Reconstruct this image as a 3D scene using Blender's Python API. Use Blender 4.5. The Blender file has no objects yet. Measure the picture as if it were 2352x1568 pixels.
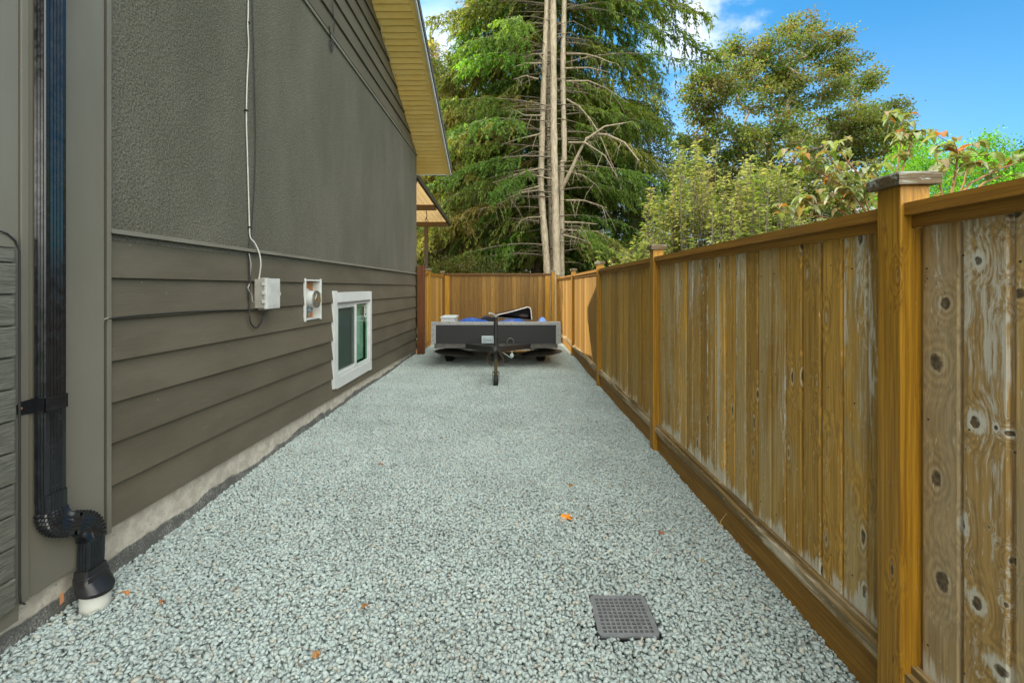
import bpy, bmesh, math, random
import numpy as np
from mathutils import Vector, Matrix
R = math.radians
random.seed(7)
rng = np.random.default_rng(11)
sc = bpy.context.scene
COL = sc.collection

# ------------------------------------------------------------------ camera
CAMZ = 1.45
cam_d = bpy.data.cameras.new('camera'); cam = bpy.data.objects.new('camera', cam_d); COL.objects.link(cam)
cam.location = (0, 0, CAMZ); cam.rotation_euler = (R(90), 0, 0)
cam_d.sensor_width = 36; cam_d.lens = 1060/2352*36; cam_d.shift_y = -0.054
cam_d.clip_start = .05; cam_d.clip_end = 2000
sc.camera = cam
# ------------------------------------------------------------------ sky, sun, exposure
SUN_TRAVEL = Vector((2.67, -2.43, -3.05)).normalized()
SUN_EL = math.asin(-SUN_TRAVEL.z); SUN_ROT = math.atan2(-SUN_TRAVEL.x, -SUN_TRAVEL.y)
SKY_STRENGTH, FILL_BANK, SUN_POWER = 0.10, 1.0, 3.3
sc.view_settings.view_transform = 'Standard'; sc.view_settings.look = 'None'
sc.view_settings.gamma = 1; sc.view_settings.use_curve_mapping = False
sc.view_settings.exposure = 1.37
w = bpy.data.worlds.new('World'); sc.world = w; w.use_nodes = True
def build_world():
    nt = w.node_tree; nt.nodes.clear(); L = nt.links.new
    def N(t, **k):
        n = nt.nodes.new(t)
        for a, b in k.items(): setattr(n, a, b)
        return n
    def M(op, a, b=None, clamp=False):
        n = N('ShaderNodeMath', operation=op, use_clamp=clamp)
        for i, v in enumerate((a, b)):
            if v is None: continue
            if isinstance(v, (int, float)): n.inputs[i].default_value = v
            else: L(v, n.inputs[i])
        return n.outputs[0]
    out = N('ShaderNodeOutputWorld'); bg = N('ShaderNodeBackground'); L(bg.outputs[0], out.inputs[0])
    sky = N('ShaderNodeTexSky'); sky.sky_type = 'NISHITA'; sky.sun_disc = False
    sky.sun_elevation = SUN_EL; sky.sun_rotation = SUN_ROT
    sky.air_density = 1.0; sky.dust_density = 0.6; sky.ozone_density = 2.0
    hs = N('ShaderNodeHueSaturation'); hs.inputs['Saturation'].default_value = 1.1; hs.inputs['Value'].default_value = 1.0
    hs.inputs['Hue'].default_value = .492
    L(sky.outputs[0], hs.inputs['Color'])
    tc = N('ShaderNodeTexCoord'); sep = N('ShaderNodeSeparateXYZ'); L(tc.outputs['Generated'], sep.inputs[0])
    def noise(scale, detail, rough, stretch=(1, 1, 1)):
        mp = N('ShaderNodeMapping'); mp.inputs['Scale'].default_value = stretch; L(tc.outputs['Generated'], mp.inputs[0])
        n = N('ShaderNodeTexNoise'); n.inputs['Scale'].default_value = scale; n.inputs['Detail'].default_value = detail
        n.inputs['Roughness'].default_value = rough; L(mp.outputs[0], n.inputs['Vector']); return n.outputs['Fac']
    def spot(d, r0, r1):
        v = Vector(d).normalized()
        n = N('ShaderNodeVectorMath', operation='DISTANCE'); L(tc.outputs['Generated'], n.inputs[0]); n.inputs[1].default_value = v
        mr = N('ShaderNodeMapRange'); mr.inputs[1].default_value = r1; mr.inputs[2].default_value = r0; L(n.outputs['Value'], mr.inputs[0])
        mr.interpolation_type = 'SMOOTHSTEP'
        return mr.outputs[0]
    def mr(v, a, b, c=0, d=1):
        n = N('ShaderNodeMapRange'); n.interpolation_type = 'SMOOTHSTEP'
        for i, x in zip((1, 2, 3, 4), (a, b, c, d)): n.inputs[i].default_value = x
        L(v, n.inputs[0]); return n.outputs[0]
    n1 = noise(5.0, 8, .58, (1, 1, 1.5))
    puff = M('MULTIPLY', mr(M('ADD', n1, M('MULTIPLY', spot((.345, .81, .475), .02, .21), .34)), .70, .90), .85, True)
    left = M('MULTIPLY', spot((-.30, .85, .42), .10, .62), mr(noise(3.2, 6, .55, (1, 1, 2)), .38, .66), True)
    low = M('MULTIPLY', mr(sep.outputs['Z'], .46, .02), mr(sep.outputs['X'], .95, .05), True)
    fr = M('MAXIMUM', puff, M('MAXIMUM', M('MULTIPLY', left, .8), M('MULTIPLY', low, .75)))
    mixc = N('ShaderNodeMix', data_type='RGBA'); L(fr, mixc.inputs['Factor'])
    sc1 = N('ShaderNodeVectorMath', operation='SCALE'); L(hs.outputs[0], sc1.inputs[0]); sc1.inputs['Scale'].default_value = SKY_STRENGTH
    tint = N('ShaderNodeVectorMath', operation='MULTIPLY'); L(sc1.outputs[0], tint.inputs[0]); tint.inputs[1].default_value = (.33, .78, .95)
    L(tint.outputs[0], mixc.inputs['A']); mixc.inputs['B'].default_value = (.52, .55, .61, 1)
    # added bright cloud, unseen overhead and behind the viewpoint, fills the shade
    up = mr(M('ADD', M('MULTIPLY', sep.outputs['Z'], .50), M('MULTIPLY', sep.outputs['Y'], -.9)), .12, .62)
    fill_mask = M('MULTIPLY', up, mr(noise(2.4, 5, .55), .25, .6, .55, 1.0), True)
    fill_mask = M('MULTIPLY', fill_mask, mr(sep.outputs['Z'], -.02, .10), True)
    mix2 = N('ShaderNodeMix', data_type='RGBA'); L(fill_mask, mix2.inputs['Factor'])
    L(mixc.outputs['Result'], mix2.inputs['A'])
    mix2.inputs['B'].default_value = (1.92*FILL_BANK, 1.90*FILL_BANK, 1.76*FILL_BANK, 1)
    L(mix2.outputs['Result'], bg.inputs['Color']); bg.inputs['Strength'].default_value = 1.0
build_world()
sd = bpy.data.lights.new('sun', 'SUN'); sd.energy = SUN_POWER; sd.angle = R(.5); sd.color = (1, .90, .74)
sun = bpy.data.objects.new('sun', sd); COL.objects.link(sun); sun.rotation_euler = SUN_TRAVEL.to_track_quat('-Z', 'Y').to_euler()
sun.location = (-20, 20, 25)
sc.cycles.use_denoising = True; sc.cycles.max_bounces = 8; sc.cycles.diffuse_bounces = 4
sc.cycles.transparent_max_bounces = 16; sc.cycles.sample_clamp_indirect = 6

# ------------------------------------------------------------------ scene-building helpers
def tag(o, label=None, cat=None, group=None, kind=None):
    if label: o['label'] = label
    if cat: o['category'] = cat
    if group: o['group'] = group
    if kind: o['kind'] = kind
    return o
def empty(name, loc=(0, 0, 0), rz=0, label=None, cat=None, group=None):
    o = bpy.data.objects.new(name, None); COL.objects.link(o); o.location = loc; o.rotation_euler = (0, 0, rz)
    o.empty_display_size = .1
    return tag(o, label, cat, group)
def link(name, me, mat, parent=None, smooth=None):
    o = bpy.data.objects.new(name, me); COL.objects.link(o)
    if mat is not None and not me.materials: me.materials.append(mat)
    if parent is not None: o.parent = parent
    if smooth is True:
        me.polygons.foreach_set('use_smooth', [True]*len(me.polygons))
    elif smooth is not None:
        me.polygons.foreach_set('use_smooth', [True]*len(me.polygons)); me.set_sharp_from_angle(angle=R(smooth))
    return o
class MB:
    """collects shapes and links them as ONE mesh object (world coordinates)"""
    def __init__(s): s.v = []; s.f = []; s.m = []
    def add(s, v, f, mi=0):
        b = len(s.v); s.v += [tuple(x) for x in v]; s.f += [tuple(b+i for i in q) for q in f]; s.m += [mi]*len(f); return s
    def box(s, x0, x1, y0, y1, z0, z1, bev=0, mi=0, mat=None):
        bm = bmesh.new(); bmesh.ops.create_cube(bm, size=1)
        bmesh.ops.scale(bm, vec=(x1-x0, y1-y0, z1-z0), verts=bm.verts)
        if bev: bmesh.ops.bevel(bm, geom=list(bm.edges), offset=bev, segments=2, affect='EDGES', profile=.6)
        bmesh.ops.translate(bm, vec=((x0+x1)/2, (y0+y1)/2, (z0+z1)/2), verts=bm.verts)
        if mat is not None: bmesh.ops.transform(bm, matrix=mat, verts=bm.verts)
        bm.verts.index_update()
        s.add([v.co[:] for v in bm.verts], [[v.index for v in f.verts] for f in bm.faces], mi); bm.free(); return s
    def prism(s, pts, ax, a, b, mi=0):
        """2-D outline extruded along axis ax from a to b"""
        n = len(pts); o = [i for i in range(3) if i != ax]; vs = []
        for t in (a, b):
            for p in pts:
                q = [0, 0, 0]; q[ax] = t; q[o[0]] = p[0]; q[o[1]] = p[1]; vs.append(q)
        s.add(vs, [list(range(n))[::-1], list(range(n, 2*n))] + [(i, (i+1) % n, n+(i+1) % n, n+i) for i in range(n)], mi); return s
    def tube(s, path, r, k=8, caps=True, mi=0):
        path = [Vector(p) for p in path]; n = len(path)
        rr = r if isinstance(r, (list, tuple)) else [r]*n
        vs = []; prev = None
        for i, p in enumerate(path):
            t = (path[min(i+1, n-1)]-path[max(i-1, 0)])
            t = t.normalized() if t.length > 1e-9 else Vector((0, 0, 1))
            if prev is None:
                a = Vector((1, 0, 0)) if abs(t.x) < .8 else Vector((0, 1, 0)); u = (a-t*a.dot(t)).normalized()
            else:
                u = prev-t*prev.dot(t); u = u.normalized() if u.length > 1e-6 else t.orthogonal().normalized()
            prev = u; q = t.cross(u)
            for j in range(k):
                an = 2*math.pi*j/k; vs.append(p+(u*math.cos(an)+q*math.sin(an))*rr[i])
        fs = [(i*k+j, i*k+(j+1) % k, (i+1)*k+(j+1) % k, (i+1)*k+j) for i in range(n-1) for j in range(k)]
        if caps: fs += [tuple(range(k))[::-1], tuple(range((n-1)*k, n*k))]
        return s.add(vs, fs, mi)
    def lathe(s, prof, c, axis='Z', k=24, mi=0):
        """profile [(r, h)] spun round an axis through c"""
        vs = []; n = len(prof)
        for r, h in prof:
            for j in range(k):
                a = 2*math.pi*j/k; p = (r*math.cos(a), r*math.sin(a), h)
                if axis == 'X': p = (p[2], p[0], p[1])
                if axis == 'Y': p = (p[1], p[2], p[0])
                vs.append((c[0]+p[0], c[1]+p[1], c[2]+p[2]))
        fs = [(i*k+j, i*k+(j+1) % k, (i+1)*k+(j+1) % k, (i+1)*k+j) for i in range(n-1) for j in range(k)]
        fs += [tuple(range(k))[::-1], tuple(range((n-1)*k, n*k))]
        return s.add(vs, fs, mi)
    def mesh(s, name):
        me = bpy.data.meshes.new(name); me.from_pydata(s.v, [], s.f); return me
    def build(s, name, mat, parent=None, smooth=None):
        me = s.mesh(name)
        if isinstance(mat, (list, tuple)):
            for m in mat: me.materials.append(m)
            me.polygons.foreach_set('material_index', s.m); mat = None
        bm = bmesh.new(); bm.from_mesh(me); bmesh.ops.recalc_face_normals(bm, faces=bm.faces); bm.to_mesh(me); bm.free()
        o = link(name, me, mat, None, smooth)
        if parent is not None: o.parent = parent; o.matrix_parent_inverse = Matrix.Translation(parent.location).inverted()
        return o
def cut(o, boxes):
    """cut rectangular openings into a mesh object"""
    for b in boxes:
        c = MB().box(*b).build('cutter', None)
        md = o.modifiers.new('cut', 'BOOLEAN'); md.operation = 'DIFFERENCE'; md.solver = 'EXACT'; md.object = c
        dg = bpy.context.evaluated_depsgraph_get(); me = bpy.data.meshes.new_from_object(o.evaluated_get(dg))
        o.modifiers.clear(); o.data = me; bpy.data.objects.remove(c)
def big_mesh(name, verts, faces_flat, nper):
    """fast mesh from numpy arrays; every face has nper corners"""
    me = bpy.data.meshes.new(name); nv = len(verts); nf = len(faces_flat)//nper
    me.vertices.add(nv); me.vertices.foreach_set('co', np.asarray(verts, np.float32).ravel())
    me.loops.add(nf*nper); me.loops.foreach_set('vertex_index', np.asarray(faces_flat, np.int32).ravel())
    me.polygons.add(nf); me.polygons.foreach_set('loop_start', np.arange(nf, dtype=np.int32)*nper)
    me.update(calc_edges=True); return me
def set_col(me, cols):
    a = me.color_attributes.new('Col', 'FLOAT_COLOR', 'POINT')
    c = np.ones((len(cols), 4), np.float32); c[:, :3] = cols; a.data.foreach_set('color', c.ravel())

# ------------------------------------------------------------------ material helpers
class NB:
    def __init__(s, name):
        s.m = bpy.data.materials.new(name); s.m.use_nodes = True; s.nt = s.m.node_tree
        s.b = s.nt.nodes['Principled BSDF']; s.L = s.nt.links.new; s.out = s.nt.nodes['Material Output']
        s.tc = None
    def N(s, t, **k):
        n = s.nt.nodes.new(t)
        for a, b in k.items(): setattr(n, a, b)
        return n
    def put(s, sock, v):
        if v is None: return
        if isinstance(v, (int, float)): sock.default_value = v
        elif isinstance(v, (tuple, list)):
            sock.default_value = tuple(v)+((1,) if len(v) == 3 and sock.type == 'RGBA' else ())
        else: s.L(v, sock)
    def obj(s):
        if s.tc is None: s.tc = s.N('ShaderNodeTexCoord')
        return s.tc.outputs['Object']
    def M(s, op, a, b=None, c=None, clamp=False):
        n = s.N('ShaderNodeMath', operation=op, use_clamp=clamp)
        for i, v in enumerate((a, b, c)): s.put(n.inputs[i], v)
        return n.outputs[0]
    def V(s, op, a, b=None, scale=None):
        n = s.N('ShaderNodeVectorMath', operation=op); s.put(n.inputs[0], a)
        if b is not None: s.put(n.inputs[1], b)
        if scale is not None: s.put(n.inputs['Scale'], scale)
        return n.outputs['Value'] if op in ('LENGTH', 'DISTANCE', 'DOT_PRODUCT') else n.outputs['Vector']
    def map(s, v, scale=(1, 1, 1), loc=(0, 0, 0), rot=(0, 0, 0)):
        n = s.N('ShaderNodeMapping'); s.put(n.inputs[0], v); n.inputs['Scale'].default_value = scale
        s.put(n.inputs['Location'], loc); n.inputs['Rotation'].default_value = rot; return n.outputs[0]
    def noise(s, v, scale=5, detail=4, rough=.55, dist=0, out='Fac'):
        n = s.N('ShaderNodeTexNoise'); s.put(n.inputs['Vector'], v); n.inputs['Scale'].default_value = scale
        n.inputs['Detail'].default_value = detail; n.inputs['Roughness'].default_value = rough; n.inputs['Distortion'].default_value = dist
        return n.outputs[out]
    def voro(s, v, scale=5, feat='F1', out='Distance'):
        n = s.N('ShaderNodeTexVoronoi', feature=feat); s.put(n.inputs['Vector'], v); n.inputs['Scale'].default_value = scale
        return n.outputs[out]
    def mr(s, v, a, b, c=0, d=1, smooth=True):
        n = s.N('ShaderNodeMapRange'); n.interpolation_type = 'SMOOTHSTEP' if smooth else 'LINEAR'
        s.put(n.inputs[0], v)
        for i, x in zip((1, 2, 3, 4), (a, b, c, d)): s.put(n.inputs[i], x)
        return n.outputs[0]
    def mix(s, f, a, b, mode='MIX'):
        n = s.N('ShaderNodeMix', data_type='RGBA', blend_type=mode); s.put(n.inputs['Factor'], f)
        s.put(n.inputs['A'], a); s.put(n.inputs['B'], b); return n.outputs['Result']
    def island(s):
        return s.N('ShaderNodeNewGeometry').outputs['Random Per Island']
    def sep(s, v):
        n = s.N('ShaderNodeSeparateXYZ'); s.put(n.inputs[0], v); return n.outputs
    def comb(s, x, y, z):
        n = s.N('ShaderNodeCombineXYZ')
        for i, q in enumerate((x, y, z)): s.put(n.inputs[i], q)
        return n.outputs[0]
    def bump(s, h, strength=.5, dist=.01, normal=None):
        n = s.N('ShaderNodeBump'); s.put(n.inputs['Height'], h); n.inputs['Strength'].default_value = strength
        n.inputs['Distance'].default_value = dist
        if normal is not None: s.L(normal, n.inputs['Normal'])
        return n.outputs[0]
    def fin(s, col=None, rough=None, nrm=None, metal=None, spec=None):
        s.put(s.b.inputs['Base Color'], col); s.put(s.b.inputs['Roughness'], rough); s.put(s.b.inputs['Metallic'], metal)
        if nrm is not None: s.L(nrm, s.b.inputs['Normal'])
        if spec is not None: s.b.inputs['Specular IOR Level'].default_value = spec
        return s.m
def plain(name, col, rough=.6, metal=0, var=.12, scale=18, bump=0, spec=None):
    """paint, plastic or metal with a little blotchy wear"""
    n = NB(name); a = n.noise(n.obj(), scale, 5, .6)
    f = n.mr(a, .25, .75, 1-var, 1+var)
    c = n.mix(1.0, tuple(col), n.comb(f, f, f), 'MULTIPLY')
    r = n.mr(a, .3, .7, max(0, rough-.08), min(1, rough+.08))
    return n.fin(c, r, n.bump(a, bump, .004) if bump else None, metal, spec)

def wood_mat(name, along, weather=1.0, tone=(.20, .115, .036), dark=(.10, .062, .026), white=(.43, .41, .35), grey=(.19, .15, .095),
             knots=None, knot_density=1.0, foot=None, gloss=.62, worn=0.0):
    """stained cedar boards: grain along one axis, own offset and tone per board, knots, peeled pale streaks"""
    n = NB(name); P = n.obj(); r = n.island()
    off = n.comb(n.M('MULTIPLY', r, 37.0), n.M('MULTIPLY', r, 91.0), n.M('MULTIPLY', r, 53.0))
    Q = n.V('ADD', P, off)
    def st(a, b):
        sc_ = [a, a, a]; sc_[along] = b; return tuple(sc_)
    # knots
    s_ = [1/.085]*3; s_[along] = 1/.24
    kv = n.map(Q, tuple(s_)); kd = n.voro(kv, 1.0); kc = n.voro(kv, 1.0, out='Color')
    kr = n.sep(kc)[0]
    kd = n.M('ADD', kd, n.M('MULTIPLY', n.M('GREATER_THAN', kr, .42*knot_density), 9.0))
    kd = n.M('DIVIDE', kd, n.mr(kr, 0, .55, .32, .85, False))
    kw = None
    if knots:
        kd = None
        for (ky, kz, ry, rz, wh) in knots:
            d = n.V('LENGTH', n.V('MULTIPLY', n.V('SUBTRACT', P, (0, ky, kz)), (0, .16/ry, .16/rz)))
            if wh: kw = d if kw is None else n.M('MINIMUM', kw, d)
            kd = d if kd is None else n.M('MINIMUM', kd, d)
    wob = n.M('ADD', n.M('MULTIPLY', n.M('SUBTRACT', n.noise(Q, 45, 3), .5), .16), n.M('MULTIPLY', n.M('SUBTRACT', n.noise(Q, 17, 2), .5), .14))
    kdw = n.M('ADD', kd, wob)
    core = n.mr(kdw, .175, .12)
    ring = n.M('MULTIPLY', n.mr(kdw, .27, .20), n.mr(kdw, .15, .20), clamp=True)
    if kw is not None:
        kww = n.M('ADD', kw, n.M('MULTIPLY', wob, 1.4))
        ringw_ = n.M('MULTIPLY', n.M('MULTIPLY', .75, n.mr(n.M('ADD', kww, n.M('MULTIPLY', n.M('SUBTRACT', n.noise(n.map(Q, st(90, 8)), 1, 4, .65), .5), .35)), .38, .20)), n.mr(kww, .10, .17), clamp=True); ring = n.M('MAXIMUM', n.M('MULTIPLY', ring, .20), ringw_)
    else: ring = n.M('MULTIPLY', ring, .55)
    halo = n.mr(kd, 1.1, .12)
    # grain: long streaks, pushed sideways round each knot
    push = n.M('MULTIPLY', halo, .030)
    Qg = n.V('ADD', Q, n.comb(push, push, push))
    g1 = n.noise(n.map(Qg, st(85, 1.7)), 1, 5, .62, .25)
    g2 = n.noise(n.map(Qg, st(190, 5)), 1, 3, .6)
    g3 = n.noise(n.map(Q, st(16, 1.3)), 1, 4, .6)
    ringw = n.M('SINE', n.M('MULTIPLY', n.M('ADD', kd, n.M('MULTIPLY', g3, .5)), 34.0))
    grain = n.M('ADD', n.M('MULTIPLY', g1, .7), n.M('MULTIPLY', g2, .35))
    grain = n.M('ADD', grain, n.M('MULTIPLY', n.M('MULTIPLY', ringw, n.M('MULTIPLY', halo, halo)), .10))
    base = n.mix(n.mr(grain, .35, .72), tuple(dark), tuple(tone))
    board = n.sep(n.noise(n.comb(n.M('MULTIPLY', r, 71.3), 3.1, 7.7), 1, 0, .5, out='Color'))
    tn = n.mr(n.M('FRACT', n.M('MULTIPLY', r, 17.31)), 0, 1, .55, 1.25, False)
    base = n.mix(1.0, base, n.comb(tn, tn, n.M('MULTIPLY', tn, .95)), 'MULTIPLY')
    blot = n.noise(n.map(Q, st(7, 1.6)), 1, 4, .6, .6)
    gsel = n.M('MULTIPLY', n.mr(n.M('ADD', blot, n.M('MULTIPLY', n.M('SUBTRACT', n.M('FRACT', n.M('MULTIPLY', r, 5.77)), .5), .35)), .40, .60), .9*weather, clamp=True)
    base = n.mix(gsel, base, n.mix(n.mr(grain, .35, .72), tuple(x*.62 for x in grey), tuple(grey)))
    # peeled pale streaks
    pk = n.noise(n.map(Q, st(11, .85)), 1, 3, .5, .3)
    pf = n.noise(n.map(Qg, st(95, 9)), 1, 5, .7)
    pl = n.M('ADD', n.M('ADD', pk, n.M('MULTIPLY', n.M('SUBTRACT', pf, .5), .80)), n.M('MULTIPLY', ring, .25))
    bsel = n.M('MULTIPLY', n.M('SUBTRACT', n.M('FRACT', n.M('MULTIPLY', r, 11.13)), .5), .24)
    pl = n.M('ADD', pl, bsel)
    if foot is not None:
        pl = n.M('ADD', pl, n.mr(n.sep(P)[2], foot+.11, foot-.02, 0, .34))
    pl = n.M('ADD', pl, n.M('MULTIPLY', n.mr(n.sep(P)[2], 1.0, 1.62), .07*weather))
    th = .895-.29*weather
    peel = n.mr(pl, th, th+.17)
    base = n.mix(n.M('MULTIPLY', peel, .86), base, n.mix(g2, tuple(x*.72 for x in white), tuple(white)))
    flecks = n.mr(n.noise(n.map(Q, st(140, 22)), 1, 2, .5), .70-.03*weather, .78-.03*weather)
    base = n.mix(n.M('MULTIPLY', flecks, min(1, .35+.4*weather)), base, tuple(x*.95 for x in white))
    base = n.mix(n.M('MULTIPLY', ring, .35+.45*weather), base, tuple(x*(.45+.45*weather) for x in white))
    base = n.mix(n.M('MULTIPLY', core, n.mr(n.noise(Q, 70, 3), .3, .7, .65, 1)), base, (.060, .047, .034))
    cracks = n.mr(n.noise(n.map(Qg, st(120, 1.8)), 1, 2, .5), .71, .76)
    base = n.mix(n.M('MULTIPLY', cracks, .55), base, (.035, .02, .01))
    h = n.M('SUBTRACT', n.M('ADD', grain, n.M('MULTIPLY', peel, .15)), n.M('MULTIPLY', core, .5))
    return n.fin(base, n.mr(peel, 0, 1, gloss, .85), n.bump(h, .45, .004), spec=.35)

def leaf_mat(name, transl=.45, rough=.5):
    n = NB(name)
    a = n.N('ShaderNodeVertexColor', layer_name='Col')
    n.put(n.b.inputs['Base Color'], a.outputs['Color']); n.b.inputs['Roughness'].default_value = rough
    n.b.inputs['Specular IOR Level'].default_value = .35
    t = n.N('ShaderNodeBsdfTranslucent')
    n.L(n.mix(1.0, a.outputs['Color'], (1.55, 1.45, .55), 'MULTIPLY'), t.inputs['Color'])
    mx = n.N('ShaderNodeMixShader'); mx.inputs[0].default_value = transl
    n.L(n.b.outputs[0], mx.inputs[1]); n.L(t.outputs[0], mx.inputs[2]); n.L(mx.outputs[0], n.out.inputs['Surface'])
    return n.m
def bark_mat(name, col, dark, vert=True):
    n = NB(name); P = n.obj()
    a = n.noise(n.map(P, (14, 14, 2.2)), 1, 6, .65); b = n.voro(n.map(P, (22, 22, 5)), 1)
    f = n.M('ADD', n.M('MULTIPLY', a, .7), n.M('MULTIPLY', b, .4))
    c = n.mix(n.mr(f, .3, .75), tuple(dark), tuple(col))
    return n.fin(c, .9, n.bump(f, .7, .03))

# ------------------------------------------------------------------ materials of the setting
def m_stucco():
    n = NB('stucco'); P = n.obj()
    a = n.noise(P, 85, 4, .6); v = n.voro(P, 60); big = n.noise(n.map(P, (1, 1.2, .5)), 1.3, 4, .6)
    h = n.M('ADD', a, n.M('MULTIPLY', v, .35))
    c = n.mix(n.mr(big, .3, .7), (0.115, 0.107, 0.080), (0.150, 0.139, 0.107))
    c = n.mix(n.mr(a, .35, .65), n.mix(1.0, c, (.66, .66, .66), 'MULTIPLY'), n.mix(1.0, c, (1.18, 1.18, 1.18), 'MULTIPLY'))
    return n.fin(c, .92, n.bump(h, 1.0, .010), spec=.25)
def m_siding():
    n = NB('painted_siding'); P = n.obj(); r = n.island()
    off = n.V('ADD', P, n.comb(n.M('MULTIPLY', r, 31), n.M('MULTIPLY', r, 17), 0))
    g = n.noise(n.map(off, (60, 7, 60)), 1, 5, .65, .6); b = n.noise(n.map(off, (1, .8, 2.5)), 1.6, 5, .6)
    tn = n.mr(r, 0, 1, .90, 1.08, False)
    c = n.mix(n.mr(b, .3, .7), (0.087, 0.075, 0.050), (0.114, 0.098, 0.068))
    c = n.mix(1.0, c, n.comb(tn, tn, tn), 'MULTIPLY')
    c = n.mix(n.mr(g, .62, .75, 0, .30), c, (0.209, 0.188, 0.141))
    sp = n.mr(n.voro(off, 9), .035, .02)
    c = n.mix(n.M('MULTIPLY', sp, .6), c, (.4, .4, .36))
    return n.fin(c, .62, n.bump(g, .45, .005), spec=.35)
def m_concrete():
    n = NB('foundation_concrete'); P = n.obj(); z = n.sep(P)[2]
    a = n.noise(P, 14, 6, .65); big = n.noise(n.map(P, (1, 1.0, 3)), 2.2, 4, .6)
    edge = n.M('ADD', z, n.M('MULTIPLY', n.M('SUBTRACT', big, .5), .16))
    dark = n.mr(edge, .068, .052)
    lc = n.mix(n.mr(a, .35, .7), (0.414, 0.378, 0.306), (.60, .56, .47))
    spots = n.mr(n.noise(n.map(P, (1, 1, 2)), 30, 3, .6), .66, .72)
    lc = n.mix(n.M('MULTIPLY', spots, .6), lc, (.16, .13, .09))
    gr = n.noise(P, 110, 3, .7)
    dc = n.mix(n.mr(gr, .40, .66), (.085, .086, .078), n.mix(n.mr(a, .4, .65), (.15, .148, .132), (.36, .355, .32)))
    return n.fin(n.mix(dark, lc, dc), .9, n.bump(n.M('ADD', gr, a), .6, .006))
def m_trimpaint():
    n = NB('olive_trim_paint'); P = n.obj()
    b = n.noise(n.map(P, (1, 1, .35)), 3, 4, .55); g = n.noise(n.map(P, (90, 90, 4)), 1, 4, .6)
    sp = n.mr(n.voro(P, 12), .030, .015)
    c = n.mix(n.mr(b, .3, .7), (0.143, 0.130, 0.099), (0.172, 0.160, 0.126))
    c = n.mix(n.M('MULTIPLY', sp, .4), c, (.42, .40, .33))
    return n.fin(c, .5, n.bump(g, .12, .003), spec=.4)
def m_soffit():
    n = NB('cream_soffit'); P = n.obj(); r = n.island()
    b = n.noise(P, 4, 4, .6); tn = n.mr(r, 0, 1, .93, 1.05, False)
    c = n.mix(n.mr(b, .3, .7), (.94, .66, .20), (.98, .73, .26))
    g = n.noise(n.map(P, (2, 30, 30)), 1, 3, .5)
    c = n.mix(n.mr(g, .6, .75, 0, .25), c, (.62, .38, .12))
    return n.fin(n.mix(1.0, c, n.comb(tn, tn, tn), 'MULTIPLY'), .45)
def m_shingle():
    n = NB('roof_shingle'); P = n.obj(); a = n.noise(P, 60, 4, .7); b = n.noise(n.map(P, (3, 8, 8)), 1, 2, .5)
    return n.fin(n.mix(n.mr(a, .3, .7), (.03, .028, .025), n.mix(b, (.09, .085, .08), (.13, .12, .11))), .95, n.bump(a, .5, .01))
def m_gravelbase():
    n = NB('gravel_bed'); P = n.obj(); v = n.voro(P, 55); a = n.noise(P, 25, 4, .6)
    c = n.mix(n.mr(v, .1, .7), (.40, .455, .435), (.31, .35, .335))
    return n.fin(n.mix(n.mr(a, .4, .7, 0, .5), c, (.12, .10, .08)), .95, n.bump(v, 1, .02))
def m_stones():
    n = NB('crushed_granite'); P = n.obj(); r = n.island()
    a = n.noise(P, 170, 4, .7); f = n.M('FRACT', n.M('MULTIPLY', r, 13.7))
    c = n.mix(n.mr(r, 0, 1, 0, 1, False), (.385, .462, .440), (.462, .535, .510))
    c = n.mix(n.mr(f, .86, .93, 0, .75), c, (.45, .43, .35))
    c = n.mix(n.mr(f, .10, .06, 0, .7), c, (.26, .29, .28))
    c = n.mix(n.mr(a, .50, .72, 0, .32), c, (.24, .27, .265))
    big = n.noise(P, 1.7, 4, .6); pt = n.noise(P, 5.5, 3, .6)
    f = n.mr(big, .3, .7, .90, 1.06); c = n.mix(1.0, c, n.comb(f, f, f), 'MULTIPLY')
    c = n.mix(n.mr(pt, .62, .78, 0, .30), c, (.30, .29, .22))
    return n.fin(c, .85, n.bump(a, .35, .003), spec=.3)
def m_lawn():
    n = NB('lawn'); P = n.obj(); a = n.noise(P, 8, 6, .7)
    return n.fin(n.mix(n.mr(a, .3, .7), (.03, .05, .012), (.075, .095, .03)), .95, n.bump(a, .8, .05))
def m_glass(name='window_glass', tint=(.9, .97, .93)):
    n = NB(name); t = n.N('ShaderNodeBsdfTransparent'); t.inputs[0].default_value = tint+(1,)
    g = n.N('ShaderNodeBsdfGlossy'); g.inputs['Roughness'].default_value = .015
    f = n.N('ShaderNodeFresnel'); f.inputs[0].default_value = 1.55
    front = n.M('SUBTRACT', 1, n.N('ShaderNodeNewGeometry').outputs['Backfacing'])
    mx = n.N('ShaderNodeMixShader'); n.L(n.M('MULTIPLY', n.M('ADD', n.M('MULTIPLY', f.outputs[0], 1.15), .03, clamp=True), front), mx.inputs[0])
    n.L(t.outputs[0], mx.inputs[1]); n.L(g.outputs[0], mx.inputs[2]); n.L(mx.outputs[0], n.out.inputs['Surface']); return n.m
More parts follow.
